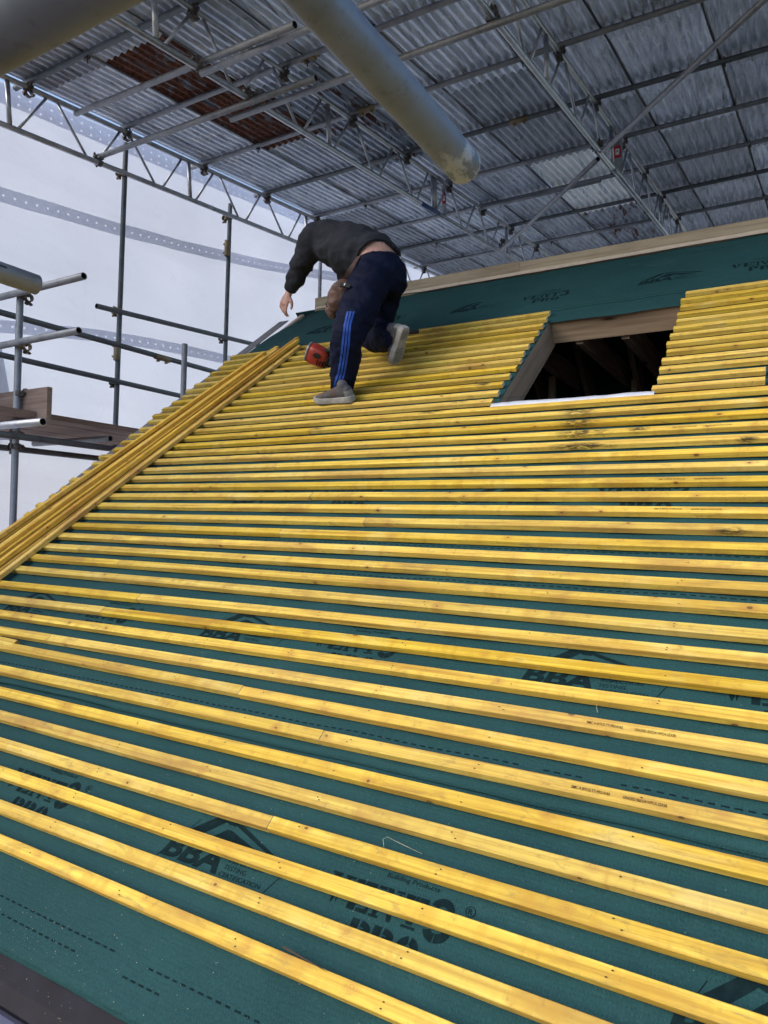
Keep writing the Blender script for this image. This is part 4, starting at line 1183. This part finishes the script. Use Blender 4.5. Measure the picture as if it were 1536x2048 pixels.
# joints
pelv = at(757, 548, 4.50); waist = at(754, 518, 4.53); mid = at(708, 501, 4.63); chest = at(664, 482, 4.77); neck = at(646, 480, 4.93)
hipL, kneeL, ankL = at(740, 562, 4.40), at(696, 668, 4.26), at(685, 779, 4.44)
hipR, kneeR, ankR = at(774, 560, 4.60), at(742, 668, 4.78), at(788, 678, 4.42)
shL, elL, wrL = at(630, 478, 4.72), at(604, 527, 4.87), at(581, 578, 5.0)
shR, elR, wrR = at(672, 492, 5.02), at(694, 548, 5.12), at(712, 605, 5.00)
head = at(676, 497, 5.08)
person = empty('person', rp(-2.53, 2.91, 0))
tag(person, 'worker bent over on the roof in charcoal sweatshirt and navy trousers with blue stripes', 'person')
bd = MB()
loft(bd, [(pelv - (waist - pelv) * .6, .10, .09), (pelv, .165, .15), (waist, .155, .128), (mid, .165, .15), (chest, .165, .12), (neck, .07, .065)], LAT)
limb(bd, [(chest.lerp(neck, .7), .065), (neck, .058), (head.lerp(neck, .3), .055)])
hd = (head - neck).normalized(); up = (-hd * .2 + Vector((-.5, .3, -.75))).normalized()
fwd = Vector((-.55, .25, -.80)).normalized(); hx = (head - neck).normalized(); hx = (hx - fwd * hx.dot(fwd)).normalized(); hs_ = fwd.cross(hx)
ellipsoid(bd, head, hs_ * .077, fwd * .098, hx * .112)
ellipsoid(bd, head + fwd * .05 - hx * .05, hs_ * .055, fwd * .055, hx * .06)       # jaw
limb(bd, [(head + fwd * .088 + hx * .018, .011), (head + fwd * .112 - hx * .018, .016)])   # nose
for s in (-1, 1):
    ellipsoid(bd, head + hs_ * .08 * s - fwd * .005, hs_ * .012, fwd * .022, hx * .034)  # ear
    ellipsoid(bd, head + fwd * .083 + hs_ * .032 * s + hx * .022, hs_ * .017, fwd * .012, hx * .010)
ellipsoid(bd, head + fwd * .095 - hx * .048, hs_ * .026, fwd * .012, hx * .008)
for a, b_, c_ in ((shL, elL, wrL), (shR, elR, wrR)): limb(bd, [(a, .06), (a.lerp(b_, .5), .052), (b_, .043), (b_.lerp(c_, .4), .042), (c_, .028)])
for a, b_, c_, dd in ((hipL, kneeL, ankL, 0), (hipR, kneeR, ankR, 0)): limb(bd, [(a, .085), (a.lerp(b_, .5), .075), (b_, .058), (b_.lerp(c_, .35), .056), (c_, .038)])
def hand(mb, wr, kn, tip, back, side):
    """wrist, knuckle centre, rough fingertip; back = direction the back of the hand faces, side = towards the thumb"""
    d = (kn - wr).normalized(); side = (side - d * side.dot(d)).normalized(); back = (back - d * back.dot(d)).normalized()
    loft(mb, [(wr - d * .02, .026, .021), (wr + d * .012, .029, .020), (wr.lerp(kn, .6), .040, .018), (kn, .042, .016), (kn + d * .010, .036, .012)], side, 20)
    cur = [(.062, .95), (.074, 1.02), (.070, 1.18), (.056, 1.35)]
    for i, (ln, bend) in enumerate(cur):
        o = kn + side * (.030 - .0205 * i) + d * .002
        pts = [(o - d * .012, .0095)]; p = o; ang = .28 + .05 * i
        for k, seg in enumerate((.44, .32, .26)):
            dirv = d * math.cos(ang) - back * math.sin(ang) + side * (.10 - .07 * i)
            p = p + dirv.normalized() * ln * seg * 1.25; pts.append((p, .0092 - .0012 * k)); ang += bend * .42
        limb(mb, pts, 10)
    o = wr + d * .022 + side * .026
    limb(mb, [(o - side * .01, .014), (o + side * .020 + d * .022 - back * .010, .012), (o + side * .026 + d * .046 - back * .022, .0105), (o + side * .020 + d * .066 - back * .032, .0085)], 10)
hand(bd, at(578, 586, 5.01), at(568, 607, 5.03), None, (at(540, 600, 5.0) - at(570, 600, 5.06)), (at(600, 606, 4.96) - at(568, 606, 5.04)))
hand(bd, wrR, wrR + (wrR - elR).normalized() * .085, None, -LAT, Vector((-1, 0, 0)))
link('body', remesh(bd, .0048, 3), M_SKIN, person)
hr = MB(); ellipsoid(hr, head - fwd * .012 + hx * .012, hs_ * .084, fwd * .098, hx * .112)
me = remesh(hr, .01, 2, .004, 60)
link('hair', me, M_HAIR, person)
# sweatshirt
sw = MB()
hemc = at(752, 512, 4.54)
loft(sw, [(at(759, 528, 4.53), .180, .140), (at(756, 523, 4.54), .188, .152), (at(748, 516, 4.56), .190, .156), (at(738, 512, 4.58), .188, .160), (at(712, 505, 4.62), .195, .176), (at(682, 492, 4.72), .198, .158), (at(660, 484, 4.80), .185, .135), (at(648, 480, 4.90), .12, .10), (at(645, 480, 4.95), .07, .07)], LAT, 36)
limb(sw, [(chest.lerp(shL, .5), .105), (shL, .100), (shL.lerp(elL, .55), .090), (elL, .080), (elL.lerp(wrL, .5), .066), (wrL + (elL - wrL) * .10, .047)], 24)
limb(sw, [(chest.lerp(shR, .5), .11), (shR, .095), (shR.lerp(elR, .5), .080), (elR, .070), (wrR, .045)], 24)
limb(sw, [(shL.lerp(chest, .2), .095), (at(640, 475, 4.84), .105), (shR.lerp(chest, .3), .10)], 24)
def proj(p):
    d = p - CAM; z = d.dot(f_)
    return W / 2 + F * d.dot(CR) / z, H / 2 - F * d.dot(CU) / z
sme = remesh(sw, .011, 5, .019, 7.5, (1, 1, 1.6))
HEM = [(708, 545), (713, 524), (720, 503), (733, 489), (750, 482), (768, 484), (784, 493), (795, 508), (799, 530)]
def above_hem(x, y):      # the hem rides up over the small of the back
    if x <= HEM[0][0] or x >= HEM[-1][0]: return True
    for (xa, ya), (xb, yb) in zip(HEM[:-1], HEM[1:]):
        if xa <= x <= xb: return y < ya + (yb - ya) * (x - xa) / (xb - xa)
bmh = bmesh.new(); bmh.from_mesh(sme)
dead = [f for f in bmh.faces if f.normal.dot(CAM - f.calc_center_median()) > 0 and not above_hem(*proj(f.calc_center_median())) and f.calc_center_median().dot(CR) > at(700, 540, 4.5).dot(CR)]
bmesh.ops.delete(bmh, geom=dead, context='FACES')
bmh.to_mesh(sme); bmh.free()
sh = link('sweatshirt', sme, M_SHIRT, person)
hemv = []
sbv = BVHTree.FromPolygons([v.co.copy() for v in sme.vertices], [tuple(p.vertices) for p in sme.polygons])
for (xa, ya), (xb, yb) in zip(HEM[1:-2], HEM[2:-1]):
    for k in range(6):
        x, y = xa + (xb - xa) * k / 6, ya + (yb - ya) * k / 6
        h = sbv.ray_cast(CAM, ray(x + (x - 755) * .03, y - 4).normalized())
        if h[0] is not None and h[1].dot(CAM - h[0]) > 0: hemv.append(h[0] + h[1] * .002)
if len(hemv) > 6:
    hm = MB(); hm.path(hemv, .0085, 8); hm.build('hem', M_RIB, sh)
cf = MB(); dv = (wrL - elL).normalized(); limb_c = wrL + (elL - wrL) * .12
x_, y_ = frame(dv)
cf.rings([[limb_c + dv * q + (x_ * math.cos(t) + y_ * math.sin(t)) * rr for t in angs(24)] for q, rr in ((-.02, .045), (-.012, .050), (.03, .046), (.036, .041), (.03, .036))], 0, True, False)
link('cuff', cf.mesh('cuff'), M_RIB, sh)
# trousers
tr_ = MB()
loft(tr_, [(at(753, 528, 4.525), .172, .148), (at(755, 537, 4.52), .185, .165), (at(758, 552, 4.50), .192, .178), (at(760, 574, 4.49), .175, .165), (at(758, 592, 4.49), .11, .11)], LAT, 36)
limb(tr_, [(hipL, .130), (hipL.lerp(kneeL, .5), .122), (kneeL, .102), (kneeL.lerp(ankL, .35), .097), (kneeL.lerp(ankL, .72), .084), (ankL + (kneeL - ankL) * .02, .076)], 26)
limb(tr_, [(hipR, .132), (hipR.lerp(kneeR, .5), .120), (kneeR, .100), (kneeR.lerp(ankR, .5), .098), (ankR + (kneeR - ankR) * .02, .076)], 26)
tme = remesh(tr_, .010, 4, .016, 8.5, (1, 1, 1.7))
tro = link('trousers', tme, M_TROU, person)
bvh = BVHTree.FromPolygons([v.co.copy() for v in tme.vertices], [tuple(p.vertices) for p in tme.polygons])
def cast(x, y):
    h = bvh.ray_cast(CAM, ray(x, y).normalized())
    return h[0], h[1]
ST = [[(565, 20), (530, 170), (515, 290), (500, 450), (480, 600), (455, 740), (415, 860), (402, 955)], [(600, 20), (560, 170), (550, 290), (535, 450), (515, 600), (490, 740), (452, 860), (438, 955)], [(635, 20), (592, 170), (582, 300), (570, 450), (548, 600), (526, 740), (488, 860), (472, 955)]]
for st in ST:
    pts = []
    for i in range(len(st) - 1):
        for k in range(8):
            t = k / 8; pts.append((st[i][0] * (1 - t) + st[i + 1][0] * t, st[i][1] * (1 - t) + st[i + 1][1] * t))
    m = MB(); row = []
    for x, y in pts:
        px, py = 600 + x / 5.908, 620 + y / 5.908
        L_, R_ = cast(px - 2.0, py), cast(px + 2.0, py)
        if L_[0] is None or R_[0] is None: continue
        row.append((L_[0] + L_[1] * .003, R_[0] + R_[1] * .003))
    m.add([q for r in row for q in r], [(2 * i, 2 * i + 1, 2 * i + 3, 2 * i + 2) for i in range(len(row) - 1)], 0, True)
    m.build('stripe', M_STRIPE, tro)
# shoes
def shoe(heel, toe, upv, ank):
    ax = (toe - heel).normalized(); upv = (upv - ax * upv.dot(ax)).normalized(); sd = ax.cross(upv); L = (toe - heel).length
    def P3(x, y, z): return heel + ax * (x * L) + sd * y + upv * z
    up = MB(); rg = []
    for x, w, h, z0 in ((.01, .022, .050, .022), (.05, .033, .078, .02), (.15, .036, .088, .02), (.30, .037, .085, .02), (.42, .040, .074, .02), (.58, .045, .058, .02), (.75, .046, .044, .02), (.90, .037, .034, .02), (.985, .018, .024, .02)):
        rg.append([P3(x, w * (math.copysign(abs(math.cos(q)) ** .7, math.cos(q))), z0 + h * (.5 + .5 * math.sin(q)) * (1 if math.sin(q) > 0 else 1)) for q in angs(20)])
    up.rings(rg)
    limb(up, [(P3(.2, 0, .06), .038), (P3(.2, 0, .105), .036)])
    sm = remesh(up, .006, 4)
    o = link('shoe', sm, [M_SHOE, M_SHOEB, M_SOLEG], person)
    for p in sm.polygons:
        dd = p.center - heel; tx = dd.dot(ax) / L; tz = dd.dot(upv)
        if .30 < tx < .80 and tz > .035 + .03 * math.sin(tx * 14): p.material_index = 1
        elif tx > .90 or (tx < .10 and tz < .075): p.material_index = 2
    so = MB(); prof = ((0, .020), (.03, .030), (.12, .037), (.3, .036), (.45, .036), (.62, .046), (.78, .049), (.9, .041), (.97, .026), (1.0, .012))
    outl = [(x, w * 1.08) for x, w in prof] + [(x, -w * 1.08) for x, w in reversed(prof)]
    lay = []
    for z, k in ((0.0, .94), (.004, 1.0), (.020, 1.03), (.034, 1.0), (.036, .95)):
        lay.append([P3(.5 + (x - .5) * (1 + .02 * (k - .94) / .06), y * k, z + .012 * max(0, x - .75) ** 2 * 8 + (.004 if x < .25 and z > .03 else 0)) for x, y in outl])
    so.rings(lay, 0, False)
    s = so.build('sole', M_SOLE, o)
    tr = MB()
    for a, b, w in ((.06, .30, .026), (.52, .92, .032)):
        nn = 4 if a < .3 else 6
        for i in range(nn):
            x = a + (b - a) * (i + .5) / nn
            tr.box(P3(x, 0, -.0015), ax * (L * (b - a) / nn * .36), sd * w, upv * .002)
    tr.build('tread', M_SOLEG, s)
    return o
shoe(rp(-2.375, 2.895, .004), rp(-2.672, 2.925, .006), N * .8 + Z * .3, ankL)
hR, tR = at(806, 658, 4.33), at(784, 732, 4.47)
dn = (ankR - kneeR).normalized()
sn = (CR * .72 - f_ * .66).normalized()
shoe(hR + sn * .03, tR + sn * .03, -sn, ankR)
# tool belt with pouches
tb_ = empty('tool_belt', at(680, 590, 4.4))
tag(tb_, 'brown leather tool belt with hanging pouches on the worker hip', 'tool belt')
m = MB(); ring = []
bc = at(753, 527, 4.525); axb = (at(754, 518, 4.53) - pelv).normalized(); l_ = (LAT - axb * LAT.dot(axb)).normalized(); f2 = axb.cross(l_)
bvA = bvh
pts = []
# belt: from the left hip round the front to the right hip
def onsurf(p):
    h = bvh.find_nearest(p); return h[0] + h[1] * .006
px_path = [(790, 512), (797, 522), (802, 530)]
A0 = [cast(713, 520), cast(704, 538), cast(700, 556)]
left = [at(718, 512, 4.36), at(706, 530, 4.33), at(696, 548, 4.33), at(684, 566, 4.36)]
rows_ = []
for p, wv in zip(left, (.016, .022, .030, .040)):
    rows_ += [p + CR * wv * .8 + CU * wv * .4, p - CR * wv * .8 - CU * wv * .2]
m.add(rows_ + [p + f_ * .006 for p in rows_], [(2 * i, 2 * i + 1, 2 * i + 3, 2 * i + 2) for i in range(3)] + [(8 + 2 * i + 2, 8 + 2 * i + 3, 8 + 2 * i + 1, 8 + 2 * i) for i in range(3)], 0, True)
m.build('strap', M_LEATH, tb_)
m = MB(); q = [at(793, 517, 4.50), at(798, 524, 4.49), at(803, 531, 4.50)]
rr = []
for p in q: rr += [p + CR * .011 + CU * .004, p - CR * .011 - CU * .004]
m.add(rr + [p + f_ * .01 for p in rr], [(2 * i, 2 * i + 1, 2 * i + 3, 2 * i + 2) for i in range(2)] + [(0, 6, 7, 1)], 0)
m.build('strap', M_LEATH, tb_)
m = MB(); bp = at(799, 516, 4.485)
for k in range(2): m.path([at(796 + 4 * k, 512 + 2 * k, 4.48), at(797.5 + 4 * k, 516 + 2 * k, 4.475), at(799 + 3 * k, 520 + 2 * k, 4.48)], .0035, 6)
m.build('buckle', M_WHITE, tb_)
po = MB()
loft(po, [(at(690, 560, 4.34), .040, .020), (at(688, 572, 4.34), .065, .038), (at(680, 592, 4.33), .078, .052), (at(676, 610, 4.34), .066, .046), (at(676, 622, 4.35), .038, .026)], CR * .95 + CU * .1, 24)
link('pouch', remesh(po, .007, 4, .006, 22), M_LEATH, tb_)
po = MB()
loft(po, [(at(656, 606, 4.40), .018, .016), (at(660, 617, 4.40), .034, .024), (at(665, 630, 4.40), .030, .022), (at(667, 638, 4.40), .014, .012)], CR, 20)
link('pouch', remesh(po, .006, 3, .004, 26), M_LEATH, tb_)
m = MB(); m.path([at(659, 604, 4.385), at(664, 612, 4.375), at(670, 622, 4.37), at(676, 627, 4.36)], .006, 6); m.path([at(655, 604, 4.385), at(651, 608, 4.39), at(655, 614, 4.385)], .005, 6)
m.build('trim', M_LEATHD, tb_)
m = MB(); c_ = at(690, 571, 4.255); m.box(c_, CR * .030 + CU * -.006, CU * .011 + CR * .002, f_ * .012); m.box(c_ - f_ * .0135 - CR * .002 + CU * .003, CR * .004 + CU * .004, CU * .006, f_ * .002, 1)
m.build('belt_clip', [M_BLACK, M_WHITE], tb_)

# ------------------------------------------------------------------ nail gun
gx, gv = on_roof(648, 728)
gun = empty('nail_gun', rp(gx, gv, 0))
tag(gun, 'red nail gun lying on the battens behind the worker standing leg', 'nail gun')
ga = (at(671, 727, 5.02) - at(624, 706, 5.02)).normalized(); gu = (N - ga * N.dot(ga)).normalized(); gs = ga.cross(gu)
_gx, _gv = on_roof(642, 714, .070); gc = rp(_gx, _gv, .070)
b_ = MB(); rg = []
for q, w, h in ((-.100, .040, .050), (-.094, .052, .066), (-.05, .058, .074), (.0, .056, .070), (.030, .053, .064), (.048, .044, .050)):
    rg.append([gc + ga * q + gs * (w * math.copysign(abs(math.cos(t)) ** .6, math.cos(t))) + gu * (h * math.copysign(abs(math.sin(t)) ** .6, math.sin(t))) for t in angs(28)])
b_.rings(rg, 0, True)
gb = b_.build('gun_body', M_GUN, gun)
m = MB(); 
m.rings([[gc + ga * q + gs * (w * math.copysign(abs(math.cos(t)) ** .6, math.cos(t))) + gu * (h * math.copysign(abs(math.sin(t)) ** .6, math.sin(t))) for t in angs(28)] for q, w, h in ((-.112, .030, .040), (-.108, .050, .064), (-.0945, .056, .071), (-.0915, .050, .064))], 0, True)
m.build('rear_cap', M_GUNG, gb)
sgn = 1 if gs.dot(CAM - gc) > 0 else -1
m = MB()
for i in range(4):
    for kk in (-1, 1): m.box(gc + ga * (-.005 + .020 * i) + gs * sgn * .0555 + gu * (-.022), ga * .004 + gu * .002, gs * .004, gu * .020)
m.build('vent', M_BLACK, gb)
m = MB(); m.rings([[gc + ga * (-.020) + gu * .026 + gs * sgn * q + ga * (.030 * k * math.cos(t)) + gu * (.020 * k * math.sin(t)) for t in angs(24)] for q, k in ((.050, 1), (.0605, 1), (.0615, .9))], 0, False)
m.build('badge', M_BLACK, gb)
m = MB(); m.cyl(gc + ga * .040, gc + ga * .068, .047, .045, 24); m.cyl(gc + ga * .074, gc + ga * .10, .049, .040, 24); m.cyl(gc + ga * .06, gc + ga * .08, .040, .040, 20); m.cyl(gc + ga * .10, gc + ga * .15, .030, .022, 18); m.cyl(gc + ga * .15, gc + ga * .23, .014, .012, 12)
m.build('nose', M_BLACK, gun)
m = MB(); hdl = (gs * -sgn * .2 + gu * .25 + T * .8 + EX * .5).normalized()
m.path([gc + ga * .02 + gu * .05, gc + ga * .04 + gu * .09 + CR * .03, gc + ga * .05 + gu * .10 + CR * .10, gc + CR * .20 + gu * .09], [.024, .022, .020, .022], 14)
m.build('handle', M_BLACK, gun)
m = MB(); m.box(gc + ga * .16 + CR * .06 + gu * .055, (CR * .9 + CU * .05) * .10, gu * .012, gs * .014)
m.build('magazine', M_GUNG, gun)
# hammer whose black grip shows past the raised shoe
hx_, hv_ = on_roof(838, 667)
ham = empty('hammer', rp(hx_ - .1, hv_, 0)); tag(ham, 'hammer with black grip lying on the top batten behind the raised shoe', 'hammer')
m = MB(); m.path([rp(hx_, hv_, .016), rp(hx_ - .06, hv_ - .002, .018), rp(hx_ - .13, hv_ - .004, .016)], [.013, .015, .013], 12); m.build('grip', M_BLACK, ham)
m = MB(); m.cyl(rp(hx_ - .13, hv_ - .004, .016), rp(hx_ - .30, hv_ - .01, .016), .008, None, 12); m.build('shaft', M_GUNG, ham)
m = MB(); m.cyl(rp(hx_ - .30, hv_ - .06, .018), rp(hx_ - .30, hv_ + .03, .018), .014, .013, 14); m.path([rp(hx_ - .30, hv_ + .03, .018), rp(hx_ - .305, hv_ + .06, .014), rp(hx_ - .315, hv_ + .075, .006)], [.012, .008, .004], 8); m.build('head', M_GUNG, ham)

# ------------------------------------------------------------------ light, camera
SUN_EL, SUN_AZ = R(34), R(-140)        # azimuth from +Y towards +X
w = bpy.data.worlds.new('World'); scene.world = w; w.use_nodes = True
nt = w.node_tree; nt.nodes.clear()
sky = nt.nodes.new('ShaderNodeTexSky'); sky.sky_type = 'NISHITA'; sky.sun_disc = False
sky.sun_elevation = SUN_EL; sky.sun_rotation = SUN_AZ; sky.air_density = 1.0; sky.dust_density = 2.3; sky.ozone_density = 1.0
bg = nt.nodes.new('ShaderNodeBackground'); bg.inputs['Strength'].default_value = .15
ou = nt.nodes.new('ShaderNodeOutputWorld'); nt.links.new(sky.outputs[0], bg.inputs[0]); nt.links.new(bg.outputs[0], ou.inputs[0])
sl = bpy.data.lights.new('sun', 'SUN'); sl.energy = .66; sl.angle = R(45); sl.color = (1, .975, .94)
so_ = bpy.data.objects.new('sun', sl); col.objects.link(so_)
sd = Vector((math.sin(SUN_AZ) * math.cos(SUN_EL), math.cos(SUN_AZ) * math.cos(SUN_EL), math.sin(SUN_EL)))
so_.rotation_euler = sd.to_track_quat('Z', 'Y').to_euler(); so_.location = sd * 30

cam = bpy.data.cameras.new('camera'); co = bpy.data.objects.new('camera', cam); col.objects.link(co)
cam.sensor_fit = 'VERTICAL'; cam.sensor_height = 24.0; cam.sensor_width = 18.0; cam.lens = F / H * 24.0
cam.clip_start = .02; cam.clip_end = 600
cam.dof.use_dof = True; cam.dof.focus_distance = 2.6; cam.dof.aperture_fstop = 11.0
co.matrix_world = Matrix(((CR.x, CU.x, -f_.x, CAM.x), (CR.y, CU.y, -f_.y, CAM.y), (CR.z, CU.z, -f_.z, CAM.z), (0, 0, 0, 1)))
scene.camera = co
scene.view_settings.view_transform = 'Standard'; scene.view_settings.look = 'None'; scene.view_settings.gamma = 1.0
scene.view_settings.exposure = 0.98
scene.cycles.use_denoising = True
scene.cycles.max_bounces = 8; scene.cycles.transparent_max_bounces = 12
scene.cycles.sample_clamp_indirect = 6.0
